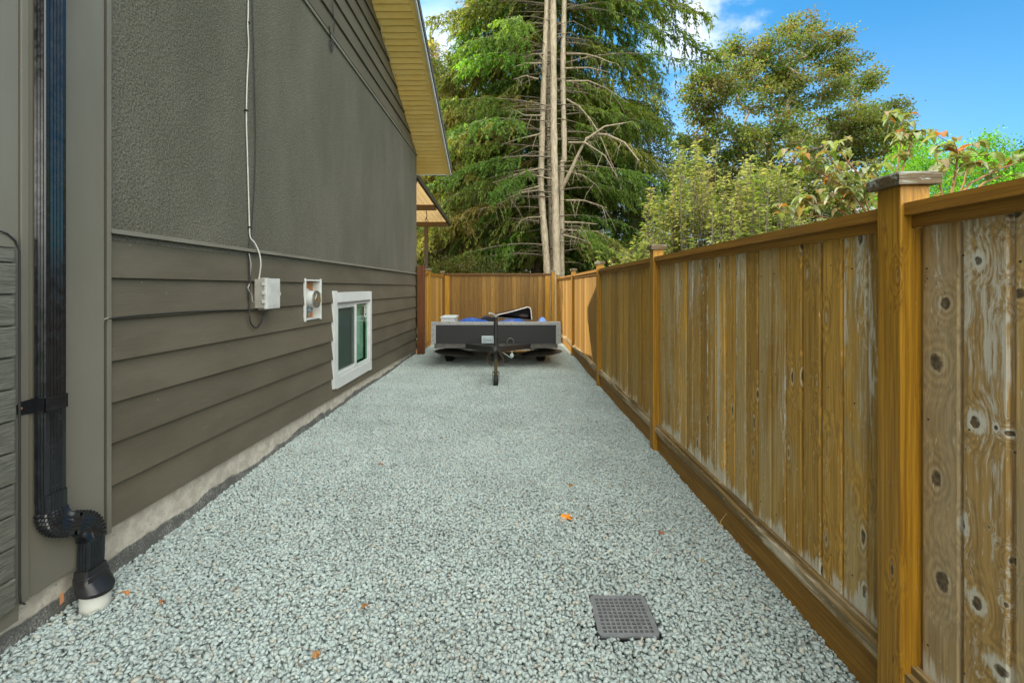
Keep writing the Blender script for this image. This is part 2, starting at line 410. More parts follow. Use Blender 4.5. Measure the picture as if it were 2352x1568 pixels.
def m_panel():
    n = NB('amber_corrugated_sheet'); P = n.obj(); a = n.noise(P, 3, 4, .6)
    c = n.mix(n.mr(a, .3, .7), (.55, .42, .23), (.64, .50, .29))
    n.fin(c, .4)
    t = n.N('ShaderNodeBsdfTranslucent'); t.inputs[0].default_value = (.62, .44, .22, 1)
    p = n.N('ShaderNodeBsdfTransparent'); p.inputs[0].default_value = (1, .46, .09, 1)
    m1 = n.N('ShaderNodeMixShader'); m1.inputs[0].default_value = .40; n.L(n.b.outputs[0], m1.inputs[1]); n.L(t.outputs[0], m1.inputs[2])
    m2 = n.N('ShaderNodeMixShader'); m2.inputs[0].default_value = .42; n.L(m1.outputs[0], m2.inputs[1]); n.L(p.outputs[0], m2.inputs[2])
    n.L(m2.outputs[0], n.out.inputs['Surface']); return n.m
STUCCO, SIDING, CONC, TRIM, SOFFIT = m_stucco(), m_siding(), m_concrete(), m_trimpaint(), m_soffit()
SHINGLE, GBED, STONE, LAWN, GLASS, AMBER = m_shingle(), m_gravelbase(), m_stones(), m_lawn(), m_glass(tint=(.80, .96, .88)), m_panel()
DARKTRIM = plain('dark_brown_trim', (.050, .042, .030), .5)
WHITE = plain('white_vinyl', (0.568, 0.593, 0.568), .4, var=.06, scale=7)
OFFWHITE = plain('off_white_plastic', (0.482, 0.490, 0.456), .45, var=.10, scale=12)
GREYPL = plain('warm_grey_plastic', (.30, .29, .25), .5, var=.10, scale=12)
BLACKM = plain('black_aluminium', (.011, .012, .014), .20, var=.25, scale=30, spec=.55)
BLACKP = plain('black_plastic', (.014, .014, .015), .42, var=.2)
RUBBER = plain('rubber', (.016, .016, .016), .8, var=.2, bump=.3)
CABLEB = plain('black_cable', (.018, .018, .017), .5)
CABLEW = plain('white_cable', (.50, .49, .44), .5)
CABLEG = plain('khaki_cable', (.20, .19, .12), .5)
STEEL = plain('galvanised_steel', (.42, .43, .42), .38, .9)
ROOMDARK = plain('room_interior', (.20, .25, .21), .9)

# ------------------------------------------------------------------ ground
WX, FX = -2.03, 1.253
HF, HN = 9.83, 2.31           # far and near end of the lap siding
def wall_z(yl, yr):           # height of a siding line at its two ends
    return CAMZ+(657-yl)*HN/1060, CAMZ+(657-yr)*HF/1060
g = MB(); g.add([(-400, -200, -.09), (400, -200, -.09), (400, 900, -.09), (-400, 900, -.09)], [(0, 1, 2, 3)])
tag(g.build('ground', LAWN), kind='structure')
def gravel_z(x, y):
    return .007*np.sin(x*2.1+1.3*np.sin(y*1.1))+.006*np.sin(y*2.7+x*1.7)-.034*np.clip((x-.75)/.55, 0, 1)**1.3-.042*np.clip((-1.45-x)/.5, 0, 1)**1.3*np.clip((4.5-y)/2, 0, 1)
def bed():
    gx, gy = np.meshgrid(np.linspace(-2.3, 1.40, 60), np.linspace(-3, 13.4, 220)); x, y = gx.ravel(), gy.ravel(); z = gravel_z(x, y)-.0035
    ins = (x > .33) & (x < .64) & (y > 1.86) & (y < 2.165); z = np.where(ins, z-.14, z)
    q = np.arange(60*220).reshape(220, 60); f = np.stack([q[:-1, :-1], q[:-1, 1:], q[1:, 1:], q[1:, :-1]], -1).ravel()
    tag(link('gravel_bed', big_mesh('gravel_bed', np.stack([x, y, z], 1), f, 4), GBED, None, True), kind='structure')
bed()
GR = (.357, .610, 1.886, 2.138)   # drain grate footprint
def gravel():
    def stone_kind(ns, seed):
        """a few random convex chips"""
        rs = np.random.default_rng(seed); out = []
        for _ in range(14):
            bm = bmesh.new()
            p = rs.normal(size=(ns, 3)); p /= np.linalg.norm(p, axis=1)[:, None]
            p *= rs.uniform(.82, 1.1, (ns, 1)); p *= np.array([1.0, rs.uniform(.62, .95), rs.uniform(.50, .72)])
            for q in p: bm.verts.new(q)
            r = bmesh.ops.convex_hull(bm, input=bm.verts)
            bmesh.ops.delete(bm, geom=[v for v in bm.verts if not v.link_faces], context='VERTS')
            bmesh.ops.triangulate(bm, faces=bm.faces); bm.verts.index_update()
            out.append((np.array([v.co[:] for v in bm.verts]), np.array([[v.index for v in f.verts] for f in bm.faces])))
            bm.free()
        return out
    kinds_near, kinds_far = stone_kind(12, 3), stone_kind(10, 4)
    V, F, base = [], [], 0
    def lay(x0, x1, y0, y1, step, rmin, rmax, kinds, zl, lo=None, hi=None):
        nonlocal base
        nx, ny = int((x1-x0)/step), int((y1-y0)/step)
        gx, gy = np.meshgrid(np.arange(nx), np.arange(ny)); n = nx*ny
        x = x0+(gx.ravel()+rng.uniform(-.1, 1.1, n))*step; y = y0+(gy.ravel()+rng.uniform(-.1, 1.1, n))*step
        sz = rng.uniform(rmin, rmax, n)*np.where(rng.random(n) < .10, 1.30, 1)
        z = zl+gravel_z(x, y)+rng.uniform(-.004, .005, n)
        if hi is not None: kb = y < hi+rng.normal(0, .12, n)
        elif lo is not None: kb = y > lo+rng.normal(0, .12, n)
        else: kb = np.ones(n, bool)
        keep = kb & ~((x > GR[0]-sz*.3) & (x < GR[1]+sz*.3) & (y > GR[2]-sz*.1) & (y < GR[3]+sz*.3))
        keep &= (x < 1.345) & (x > -2.07)
        keep &= ~((x-(-1.93))**2+(y-2.138)**2 < (.058+sz)**2)
        x, y, z, sz = x[keep], y[keep], z[keep], sz[keep]; n = len(x)
        ang = rng.uniform(0, 2*math.pi, n); tilt = rng.normal(0, .38, n); tz = rng.uniform(0, 2*math.pi, n)
        k = rng.integers(0, len(kinds), n)
        for ki, (kv, kf) in enumerate(kinds):
            m = np.where(k == ki)[0]
            if not len(m): continue
            ca, sa, ct, st_ = np.cos(ang[m]), np.sin(ang[m]), np.cos(tilt[m]), np.sin(tilt[m]); cz, sz_ = np.cos(tz[m]), np.sin(tz[m])
            p = kv[None]*sz[m][:, None, None]
            X, Y, Z = p[..., 0], p[..., 1], p[..., 2]
            X, Y = X*ca[:, None]-Y*sa[:, None], X*sa[:, None]+Y*ca[:, None]
            Y, Z = Y*ct[:, None]-Z*st_[:, None], Y*st_[:, None]+Z*ct[:, None]
            X, Y = X*cz[:, None]-Y*sz_[:, None], X*sz_[:, None]+Y*cz[:, None]
            P = np.stack([X+x[m][:, None], Y+y[m][:, None], Z+z[m][:, None]], -1)
            nv = len(kv); V.append(P.reshape(-1, 3))
            F.append((kf[None]+(base+np.arange(len(m))*nv)[:, None, None]).reshape(-1)); base += nv*len(m)
    lay(-2.08, 1.36, 1.0, 4.9, .0165, .0105, .0160, kinds_near, .000, hi=4.6)
    lay(-2.08, 1.36, 1.0, 4.9, .0185, .0100, .0165, kinds_near, .009, hi=4.6)
    lay(-2.08, 1.36, 1.0, 4.9, .0300, .0070, .0100, kinds_far, .011, hi=4.6)
    lay(-2.08, 1.36, 4.3, 13.3, .0175, .0105, .0160, kinds_far, .000, lo=4.6)
    lay(-2.08, 1.36, 4.3, 13.3, .0200, .0100, .0165, kinds_far, .009, lo=4.6)
    lay(-2.08, 1.36, -2.5, 1.0, .034, .018, .024, kinds_far, .0)
    me = big_mesh('gravel', np.concatenate(V), np.concatenate(F), 3)
    o = link('gravel', me, STONE); tag(o, 'pale grey green crushed stone covering the whole side yard', 'gravel', kind='stuff')
gravel()

# ------------------------------------------------------------------ house
house = empty('house', (-6, 3, 0), 0, 'dark olive house with stucco over lap siding and cream soffit on the left', 'house')
def lap(mb, ya, yb, zt, zb, xo, xt, back=-2.10, eps=0.0015):
    """one bevelled board between y=ya..yb; zt, zb = (height at ya, height at yb)"""
    vs = []
    for i, y in ((0, ya), (1, yb)):
        vs += [(xo, y, zb[i]+eps), (xt, y, zt[i]-eps), (back, y, zt[i]-eps), (back, y, zb[i]+eps)]
    mb.add(vs, [(0, 1, 2, 3), (7, 6, 5, 4), (0, 4, 5, 1), (1, 5, 6, 2), (2, 6, 7, 3), (3, 7, 4, 0)])
YL = [537, 638, 735, 831, 927, 1021, 1119, 1215]; YR = [630.5, 655, 680, 704, 728, 752, 776, 800]
ZL = [wall_z(a, b) for a, b in zip(YL, YR)]
WIN = (5.27, 6.53, .385, 1.275); METER = (4.50, 4.855, 1.115, 1.515)
s = MB()
for i in range(7): lap(s, HN, HF, ZL[i], ZL[i+1], WX+.014, WX-.010)
sid = s.build('lap_siding', SIDING, house); cut(sid, [(-2.2, -1.9)+WIN, (-2.2, -1.9)+METER])
s = MB().box(-2.12, WX-.004, HN-.02, HF, ZL[0][0]-.03, 4.262); s.build('stucco_wall', STUCCO, house)
s = MB(); slope = lambda z: HF-(z-4.22)/.42
for i in range(12):
    za, zb = 4.262+(i+1)*.222, 4.262+i*.222; vs = []
    for e in (0, 1):
        ys = [-3.9, -3.9] if e == 0 else [slope(zb), slope(za)]
        vs += [(WX+.020, ys[0], zb+.002), (WX-.004, ys[1], za-.002), (-2.10, ys[1], za-.002), (-2.10, ys[0], zb+.002)]
    s.add(vs, [(0, 1, 2, 3), (7, 6, 5, 4), (0, 4, 5, 1), (1, 5, 6, 2), (2, 6, 7, 3), (3, 7, 4, 0)])
s.build('gable_siding', SIDING, house)
s = MB(); s.box(WX-.02, WX+.016, HN-.03, HF+.004, 4.222, 4.260, .004)
vs = []
for y, z in ((HN, ZL[0][0]), (HF, ZL[0][1])):
    vs += [(WX+.030, y, z+.004), (WX+.026, y, z+.024), (WX-.02, y, z+.036), (WX-.02, y, z+.004)]
s.add(vs, [(0, 1, 2, 3), (7, 6, 5, 4), (0, 4, 5, 1), (1, 5, 6, 2), (2, 6, 7, 3), (3, 7, 4, 0)])
s.build('drip_trim', TRIM, house)
# foundation: front face a little behind the siding, sunk in the gravel
zf = lambda y: .215-.085*min(1, max(0, (y-2.0)/7.8))
s = MB(); ys = [-3.5, 0, 1.5, HN, 4, 6, 8, HF-.01]
vs = []
for y in ys: vs += [(WX-.012, y, -.12), (WX-.022, y, ZL[7][0]+(ZL[7][1]-ZL[7][0])*(y-HN)/(HF-HN)+.02), (-2.3, y, .3), (-2.3, y, -.12)]
fs = [(0, 1, 2, 3), (28, 31, 30, 29)]
for i in range(7): fs += [(4*i+j, 4*i+(j+1) % 4, 4*i+4+(j+1) % 4, 4*i+4+j) for j in range(4)]
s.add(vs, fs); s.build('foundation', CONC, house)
# near part of the wall: wide flat pilaster, corner channel, textured shingle panel with rubber edge
s = MB(); s.box(-2.12, -1.998, 1.905, 2.262, .16, 4.6, .004); s.box(-2.12, -1.990, 1.872, 1.902, .16, 4.6, .003); s.build('pilaster', TRIM, house)
s = MB(); s.box(-2.12, -2.028, 2.263, 2.292, .20, 4.3); s.build('corner_channel', DARKTRIM, house)
s = MB(); s.box(-2.12, -2.010, 2.293, 2.318, .215, 4.25, .003); s.build('corner_trim', TRIM, house)
s = MB(); s.box(-2.12, -1.994, .4, 1.866, .10, 4.6, .003); s.build('flat_wall_panel', TRIM, house)
def shake():
    n = NB('grooved_shake'); P = n.obj(); r = n.island()
    a = n.noise(n.map(n.V('ADD', P, n.comb(0, n.M('MULTIPLY', r, 9), 0)), (30, 9, 90)), 1, 5, .6, 1.2)
    return n.fin(n.mix(n.mr(a, .35, .65), (.080, .080, .062), (.140, .137, .108)), .75, n.bump(a, .7, .008))
s = MB(); z = .17; k = 0
while z < 1.60:
    h = .125; s.box(-2.0, -1.972-.004*(k % 2), .45, 1.838, z, min(z+h-.006, 1.60), .006); z += h; k += 1
s.build('shake_panel', shake(), house)
s = MB(); pth = [(-1.970, .5, 1.665), (-1.970, 1.76, 1.665), (-1.970, 1.80, 1.655), (-1.970, 1.83, 1.63), (-1.970, 1.845, 1.59), (-1.970, 1.846, .9), (-1.970, 1.846, .22), (-1.970, 1.852, .18), (-1.972, 1.868, .165)]
s.tube(pth, .0038, 8); s.build('rubber_edging', RUBBER, house, smooth=60)
s = MB(); s.box(-2.0, -1.974, .5, 1.835, 1.602, 1.655, .004); s.build('panel_cap', TRIM, house)
# bulk of the house behind the side wall
s = MB(); s.box(-9.9, -2.125, -3.9, HF-.02, -.05, 4.20); s.box(-2.13, -2.121, -3.9, .6, -.05, 4.6)
s.add([(-9.9, -3.88, 4.201), (-9.9, HF-.02, 4.201), (-9.9, 2.97, 7.0), (-2.13, -3.88, 4.201), (-2.13, HF-.02, 4.201), (-2.13, 2.97, 7.0)], [(0, 1, 2), (5, 4, 3), (0, 3, 4, 1), (1, 4, 5, 2), (2, 5, 3, 0)])
s.build('rear_wall', STUCCO, house)
# roof: two slopes, overhang 0.66 m on the gable side
EY, RX = 10.43, -1.372; rs = lambda y: 4.225+.42*(HF-y)
s = MB(); th = .17
for y0, y1, z0, z1 in ((EY+.03, 2.97, rs(EY+.03), rs(2.97)), (-4.5, 2.97, rs(2.97)-.42*7.47, rs(2.97))):
    for a, b, x1, dx in ((.050, th, RX+.012, 0),):
        s.add([(-10.2, y0, z0+a), (x1, y0, z0+a), (x1, y1, z1+a), (-10.2, y1, z1+a), (-10.2, y0, z0+b), (x1, y0, z0+b), (x1, y1, z1+b), (-10.2, y1, z1+b)],
              [(0, 3, 2, 1), (4, 5, 6, 7), (0, 1, 5, 4), (1, 2, 6, 5), (2, 3, 7, 6), (3, 0, 4, 7)])
roof = s.build('roof', SHINGLE, house)
s = MB()   # narrow slats across the overhang, running up the slope; plus the eave run
def slat(ya, yb, x0, x1, d=0.0):
    za, zb = rs(ya)+d, rs(yb)+d; nx, nz = 0, 1
    s.add([(x0, ya-.004, za+.004), (x1, ya-.004, za+.004), (x1, yb+.004, zb+.004), (x0, yb+.004, zb+.004),
           (x0, ya, za+.020), (x1, ya, za+.020), (x1, yb, zb+.020), (x0, yb, zb+.020),
           (x0, ya-.012, za), (x1, ya-.012, za), (x1, yb+.012, zb), (x0, yb+.012, zb)],
          [(8, 11, 10, 9), (8, 9, 1, 0), (10, 11, 3, 2), (0, 1, 5, 4), (2, 3, 7, 6), (4, 5, 6, 7)])
y = EY
while y > 3.0:
    slat(y-.002, y-.104, -2.026 if y < HF+.05 else -6.0, RX-.105); y -= .1065
for x0 in (RX-.103, RX-.068): slat(EY, 3.0, x0, x0+.033, -.004)
sof = s.build('soffit', SOFFIT, house)
s = MB()
for xa, xb, a, b in ((RX-.034, RX-.006, -.02, .12), (RX-.036, RX+.004, .095, .120)):
    s.add([(xa, EY+.02, rs(EY+.02)+a), (xb, EY+.02, rs(EY+.02)+a), (xb, 3, rs(3)+a), (xa, 3, rs(3)+a), (xa, EY+.02, rs(EY+.02)+b), (xb, EY+.02, rs(EY+.02)+b), (xb, 3, rs(3)+b), (xa, 3, rs(3)+b)],
          [(0, 3, 2, 1), (4, 5, 6, 7), (0, 1, 5, 4), (1, 2, 6, 5), (2, 3, 7, 6), (3, 0, 4, 7)])
s.box(-6.0, RX-.036, EY+.004, EY+.022, rs(EY)-.02, rs(EY)+.10)
s.build('fascia', WHITE, roof)
# window: flat casing boards, sliding frame, two panes, blind, dark room
def window():
    y0, y1, z0, z1 = WIN; c = MB(); X = WX+.016
    c.box(WX-.03, X+.010, 5.205, 5.300, .285, 1.395, .003); c.box(WX-.03, X+.010, 6.500, 6.600, .262, 1.375, .003)
    vs = []
    c.box(WX-.03, X+.008, 5.300, 6.500, 1.262, 1.378, .003); c.box(WX-.03, X+.008, 5.300, 6.500, .268, .395, .003)
    win = c.build('window', WHITE, house)
    f = MB(); a = WX-.020; b = WX+.018
    f.box(a, b, 5.300, 5.345, .395, 1.262, .004); f.box(a, b, 6.455, 6.500, .395, 1.262, .004)
    f.box(a, b, 5.345, 6.455, 1.215, 1.262, .004); f.box(a, b, 5.345, 6.455, .395, .440, .004)
    f.box(a, b+.006, 5.900, 5.965, .440, 1.215, .004)
    f.box(a-.01, b-.012, 5.345, 5.375, .440, 1.215, .003); f.box(a-.01, b-.012, 5.375, 5.900, 1.190, 1.215, .003); f.box(a-.01, b-.012, 5.375, 5.900, .440, .468, .003)
    f.build('frame', WHITE, win)
    f = MB(); f.box(WX+.0185, X+.020, 5.300, 6.500, 1.240, 1.261, .003); f.build('head_flashing', plain('grey_flashing', (.16, .16, .15), .5), win)
    p = MB(); p.box(a+.012, a+.017, 5.376, 5.899, .469, 1.189); p.build('pane', GLASS, win)
    p = MB(); p.box(a+.024, a+.029, 5.966, 6.454, .441, 1.214); p.build('pane', GLASS, win)
    n = NB('insect_screen'); t = n.N('ShaderNodeBsdfTransparent'); mx = n.N('ShaderNodeMixShader'); mx.inputs[0].default_value = .38
    n.fin((.035, .035, .037), .8); n.L(t.outputs[0], mx.inputs[1]); n.L(n.b.outputs[0], mx.inputs[2]); n.L(mx.outputs[0], n.out.inputs['Surface'])
    p = MB(); p.box(a+.034, a+.036, 5.376, 5.899, .469, 1.189); p.build('insect_screen', n.m, win)
    bl = MB(); z = .47
    while z < 1.16:
        M_ = Matrix.Translation((WX-.050, 5.9, z)) @ Matrix.Rotation(R(56), 4, 'Y'); bl.box(-.013, .013, -.53, .53, -.0006, .0006, mat=M_); z += .021
    bl.box(WX-.065, WX-.035, 5.36, 6.44, 1.165, 1.20)
    bl.build('blind', plain('blind_slats', (.42, .47, .43), .5), win)
    rm = MB(); rm.box(-2.62, -2.12, 5.0, 6.8, .30, 1.34); rm.build('room_recess', ROOMDARK, win)
    # small paper sticker with printed bars on the far pane
    p = MB(); q = a+.0300; p.box(q, q+.0008, 6.31, 6.405, 1.03, 1.19); p.build('sticker', plain('sticker_paper', (.62, .63, .60), .5), win)
    p = MB(); q = a+.0312
    for zz, hh, w0, w1 in ((1.165, .016, 6.325, 6.39), (1.140, .012, 6.322, 6.393), (1.112, .010, 6.325, 6.385), (1.092, .008, 6.325, 6.392), (1.050, .028, 6.335, 6.38)):
        p.box(q, q+.0006, w0, w1, zz, zz+hh)
    p.build('sticker_print', plain('sticker_ink', (.03, .035, .04), .5), win)
window()
# the room recess must not be filled by the house bulk: open the bulk behind both openings
for o in bpy.data.objects:
    if o.name == 'rear_wall': cut(o, [(-2.63, -2.0, 5.0-.005, 6.805, .295, 1.345), (-2.30, -2.0, METER[0]-.02, METER[1]+.02, METER[2]-.02, METER[3]+.02)])
# open the front of the recess box
for o in bpy.data.objects:
    if o.name == 'room_recess':
        bm = bmesh.new(); bm.from_mesh(o.data)
        bmesh.ops.delete(bm, geom=[f for f in bm.faces if f.calc_center_median().x > -2.13], context='FACES'); bm.to_mesh(o.data); bm.free()

# ------------------------------------------------------------------ fences
def kn(px, py, rpx, rpy, wh=0):     # a knot seen on the near panel: its place along and up the panel
    y = 1060*1.312/(px-1176); return (y, CAMZ+(657-py)*y/1060, rpx*y/1060*.80, rpy*y/1060*.78, wh)
NEAR_KNOTS = [kn(2173, 697, 16, 17), kn(2150, 832, 22, 24), kn(2151, 1098, 17, 24), kn(2166, 1334, 20, 26), kn(2249, 599, 12, 15, 1), kn(2243, 970, 15, 18, 1),
              kn(2247, 1384, 14, 20, 1), kn(2212, 1205, 9, 20, 1), kn(2330, 490, 20, 15), kn(2342, 675, 16, 16), kn(2290, 982, 5, 7, 1), kn(2316, 995, 9, 8, 1),
              kn(2312, 1388, 6, 8), kn(2300, 1540, 22, 20, 1), kn(2325, 1290, 9, 12), kn(2132, 640, 4, 4), kn(2275, 1210, 3, 3)]
W_NEAR = wood_mat('weathered_cedar_near', 2, 1.02, tone=(.62, .385, .135), dark=(.32, .200, .070), grey=(.50, .375, .205), white=(.72, .68, .56), knots=NEAR_KNOTS, foot=.235)
W_OLD = wood_mat('weathered_cedar', 2, .95, tone=(.80, .455, .080), dark=(.35, .190, .038), grey=(.54, .385, .160), white=(.74, .71, .58), foot=.235, knot_density=1.5)
W_MID = wood_mat('half_weathered_cedar', 2, .72, tone=(.68, .370, .045), dark=(.33, .170, .025), grey=(.44, .305, .10), white=(.68, .60, .40), foot=.235, knot_density=1.0)
W_NEW = wood_mat('orange_stained_cedar', 2, .15, tone=(.52, .290, .062), dark=(.33, .165, .033), grey=(.40, .26, .08), knot_density=.4)
W_BACK = wood_mat('brown_stained_cedar', 2, .22, tone=(.30, .165, .032), dark=(.13, .070, .015), grey=(.19, .115, .035), white=(.36, .30, .18), knot_density=1.1)
W_POST = wood_mat('amber_stained_post', 2, .14, tone=(.80, .410, .030), dark=(.36, .165, .012), grey=(.46, .225, .028), knot_density=.7, gloss=.5)
W_REDP = wood_mat('red_brown_post', 2, .0, tone=(.24, .078, .018), dark=(.13, .042, .012), grey=(.17, .07, .02), gloss=.5)
W_RAIL = wood_mat('amber_rail', 1, .25, tone=(.62, .290, .026), dark=(.34, .150, .016), grey=(.28, .165, .04), knot_density=.25)
W_RAILX = wood_mat('brown_rail_crosswise', 0, .10, tone=(.24, .115, .026), dark=(.13, .06, .016), grey=(.14, .085, .03), knot_density=.3)
W_STRIP = wood_mat('bleached_strip', 1, 1.05, tone=(.58, .38, .13), grey=(.50, .39, .23), white=(.72, .65, .48), knot_density=.1)
W_KICK = wood_mat('amber_kickboard', 1, .16, tone=(.66, .330, .035), dark=(.34, .160, .020), grey=(.50, .28, .05), knot_density=.4)
W_CAP = wood_mat('bleached_cap', 0, 1.0, tone=(.24, .16, .07), grey=(.25, .25, .18), white=(.42, .46, .40), knot_density=.1)
ztop = lambda y: 1.722-.0030*y
PW = .095
def fence_post(parent, x, y, top, mat=None, w=PW, cap=True, face=0):
    p = MB(); p.box(x, x+w, y, y+w, -.05, top, .004); po = p.build('post', mat or W_POST, parent)
    if cap:
        c = MB(); e = .021; z = top; x0, x1, y0, y1 = x-e, x+w+e, y-e, y+w+e; i = .012
        c.add([(x0, y0, z), (x1, y0, z), (x1, y1, z), (x0, y1, z), (x0, y0, z+.034), (x1, y0, z+.034), (x1, y1, z+.034), (x0, y1, z+.034),
               (x0+i, y0+i, z+.043), (x1-i, y0+i, z+.043), (x1-i, y1-i, z+.043), (x0+i, y1-i, z+.043)],
              [(0, 3, 2, 1), (0, 1, 5, 4), (1, 2, 6, 5), (2, 3, 7, 6), (3, 0, 4, 7), (4, 5, 9, 8), (5, 6, 10, 9), (6, 7, 11, 10), (7, 4, 8, 11), (8, 9, 10, 11)])
        M_ = Matrix.Translation((x+w/2, y+w/2, z)) @ Matrix.Rotation(R(random.uniform(-1.6, 1.6)), 4, 'X') @ Matrix.Rotation(R(random.uniform(-1.5, 1.5)), 4, 'Y') @ Matrix.Translation((-x-w/2, -y-w/2, -z))
        c.v = [tuple(M_ @ Vector(v)) for v in c.v]
        c.build('post_cap', W_CAP, po, smooth=None)
def boards_along_y(mb, x, y0, y1, zb, zt, bw=.130, lip=.011):
    """tongue-and-groove boards, near edge first; each a bevelled plank, with a sunk lip beside it"""
    n = max(1, round((y1-y0)/bw)); bw = (y1-y0)/n
    for i in range(n):
        a, b = y0+i*bw, y0+(i+1)*bw; t = random.uniform(-.0015, .0015); a += .0016; b -= .0016; v = .005; l = b-lip*random.uniform(.5, 1.2)
        mb.prism([(x+t+v, a), (x+t, a+v), (x+t, l-v), (x+t+.011, l), (x+t+.012, b), (x+.020, b), (x+.020, a)], 2, zb, zt(b) if callable(zt) else zt)
def boards_along_x(mb, y, x0, x1, zb, zt, bw=.125):
    n = round((x1-x0)/bw); bw = (x1-x0)/n
    for i in range(n):
        a, b = x0+i*bw+.001, x0+(i+1)*bw-.001; t = random.uniform(-.0015, .0015); v = .004; l = b-.011
        mb.prism([(a, y+t+v), (a+v, y+t), (l-v, y+t), (l, y+t+.006), (b, y+t+.007), (b, y+.02), (a, y+.02)], 2, zb, zt)
def bar(mb, x0, x1, ya, yb, za0, za1, zb0, zb1):
    """a rail between ya and yb whose bottom/top run za0..za1 at ya to zb0..zb1 at yb"""
    mb.add([(x0, ya, za0), (x1, ya, za0), (x1, yb, zb0), (x0, yb, zb0), (x0, ya, za1), (x1, ya, za1), (x1, yb, zb1), (x0, yb, zb1)],
           [(0, 3, 2, 1), (4, 5, 6, 7), (0, 1, 5, 4), (1, 2, 6, 5), (2, 3, 7, 6), (3, 0, 4, 7)])
fence = empty('wooden_fence', (1.30, 6, 0), 0, 'long weathered cedar board fence with amber posts along the right of the gravel', 'fence')
PY = [-1.05, 1.489, 4.10, 6.78, 9.69, 12.95]
for i, y in enumerate(PY): fence_post(fence, FX, y, 1.776 if i < 3 else (1.772 if i < 5 else 1.74))
PX = FX+.057
mats = [W_NEAR, W_OLD, W_MID, W_NEW, W_NEW]
for i in range(5):
    a, b = PY[i]+PW, PY[i+1]
    p = MB(); boards_along_y(p, PX, a+.001, b-.001, .10, lambda y: ztop(y)-.075, bw=.128 if i else .1345)
    p.build('board_panel', mats[i], fence)
    p = MB(); bar(p, FX+.012, FX+.100, a-(-.0005), b-.0005, ztop(a)-.040, ztop(a), ztop(b)-.040, ztop(b)); p.build('top_rail', W_RAIL, fence)
    p = MB(); bar(p, FX+.036, FX+.0565, a+.001, b-.001, ztop(a)-.078, ztop(a)-.0405, ztop(b)-.078, ztop(b)-.0405); p.build('top_strip', W_RAIL, fence)
    p = MB(); bar(p, FX+.014, FX+.056, a+.0005, b-.0005, .157, .202, .157, .202); p.build('bottom_rail', W_STRIP, fence)
    p = MB(); bar(p, FX+.034, FX+.0562, a+.001, b-.001, .2024, .226, .2024, .226); p.build('bottom_strip', W_STRIP, fence)
    p = MB(); bar(p, FX+.040, FX+.085, a+.0005, b-.0005, -.09, .1565, -.09, .1565); p.build('kickboard', W_KICK, fence)
for i in range(5):
    m = MB(); n_ = 0; y = PY[i]+PW+.06
    while y < PY[i+1]:
        for z in (.33, 1.02, 1.52): m.lathe([(.0035, 0), (.003, -.0018), (.001, -.002)], (PX+.0005, y+random.uniform(-.012, .012), z+random.uniform(-.02, .02)), 'X', 8)
        y += .131
    tag(m.build('nail_heads', plain('rusty_nail', (.07, .05, .035), .6, .5), fence), kind='stuff')
fb = empty('wooden_fence', (-.4, 13.3, 0), 0, 'brown stained board fence closing the far end behind the trailer', 'fence')
BZ = 1.815
p = MB(); boards_along_x(p, 13.30, -1.86, 1.00, .10, BZ-.07); p.build('board_panel', W_BACK, fb)
p = MB(); p.box(-1.95, 1.13, 13.26, 13.36, BZ-.035, BZ, .003); p.build('top_rail', W_RAILX, fb)
p = MB(); p.box(-1.95, 1.13, 13.275, 13.299, BZ-.072, BZ-.0355, .002); p.build('top_strip', W_RAILX, fb)
p = MB(); p.box(-1.95, 1.13, 13.262, 13.299, .03, .16, .003); p.build('kickboard', W_RAILX, fb)
p = MB(); p.box(-1.94, -1.80, 13.27, 13.2995, .16, BZ-.073, .003); p.build('end_board', W_POST, fb)
p = MB(); p.box(.955, 1.10, 13.27, 13.2995, .16, BZ-.073, .003); p.build('end_board', W_POST, fb)
fence_post(fb, 1.135, 13.24, 1.86); fence_post(fb, -2.05, 13.24, 1.84, W_BACK)
fl = empty('wooden_fence', (-2.0, 11.5, 0), 0, 'short cedar fence run with red brown post beside the house corner', 'fence')
fence_post(fl, -1.995, 9.70, 1.885, W_REDP, w=.142, cap=False); fence_post(fl, -2.05, 10.98, 1.82, W_POST)
for a, b in ((9.845, 10.979), (11.076, 13.235)):
    p = MB(); n = round((b-a)/.128); bw = (b-a)/n
    for i in range(n):
        y0, y1 = a+i*bw+.001, a+(i+1)*bw-.001
        p.prism([(-2.02, y0), (-2.00, y0), (-1.996, y0+.004), (-1.996, y1-.014), (-2.003, y1-.010), (-2.003, y1), (-2.02, y1)], 2, .12, 1.70)
    p.build('board_panel', W_NEW, fl)
    p = MB(); p.box(-2.05, -1.96, a, b, 1.735, 1.77, .003); p.box(-1.995, -1.972, a, b, 1.70, 1.7345, .003); p.build('top_rail', W_RAIL, fl)
    p = MB(); p.box(-1.9955, -1.965, a, b, .12, .155, .003); p.box(-2.00, -1.975, a, b, -.03, .1195, .003); p.build('kickboard', W_RAIL, fl)

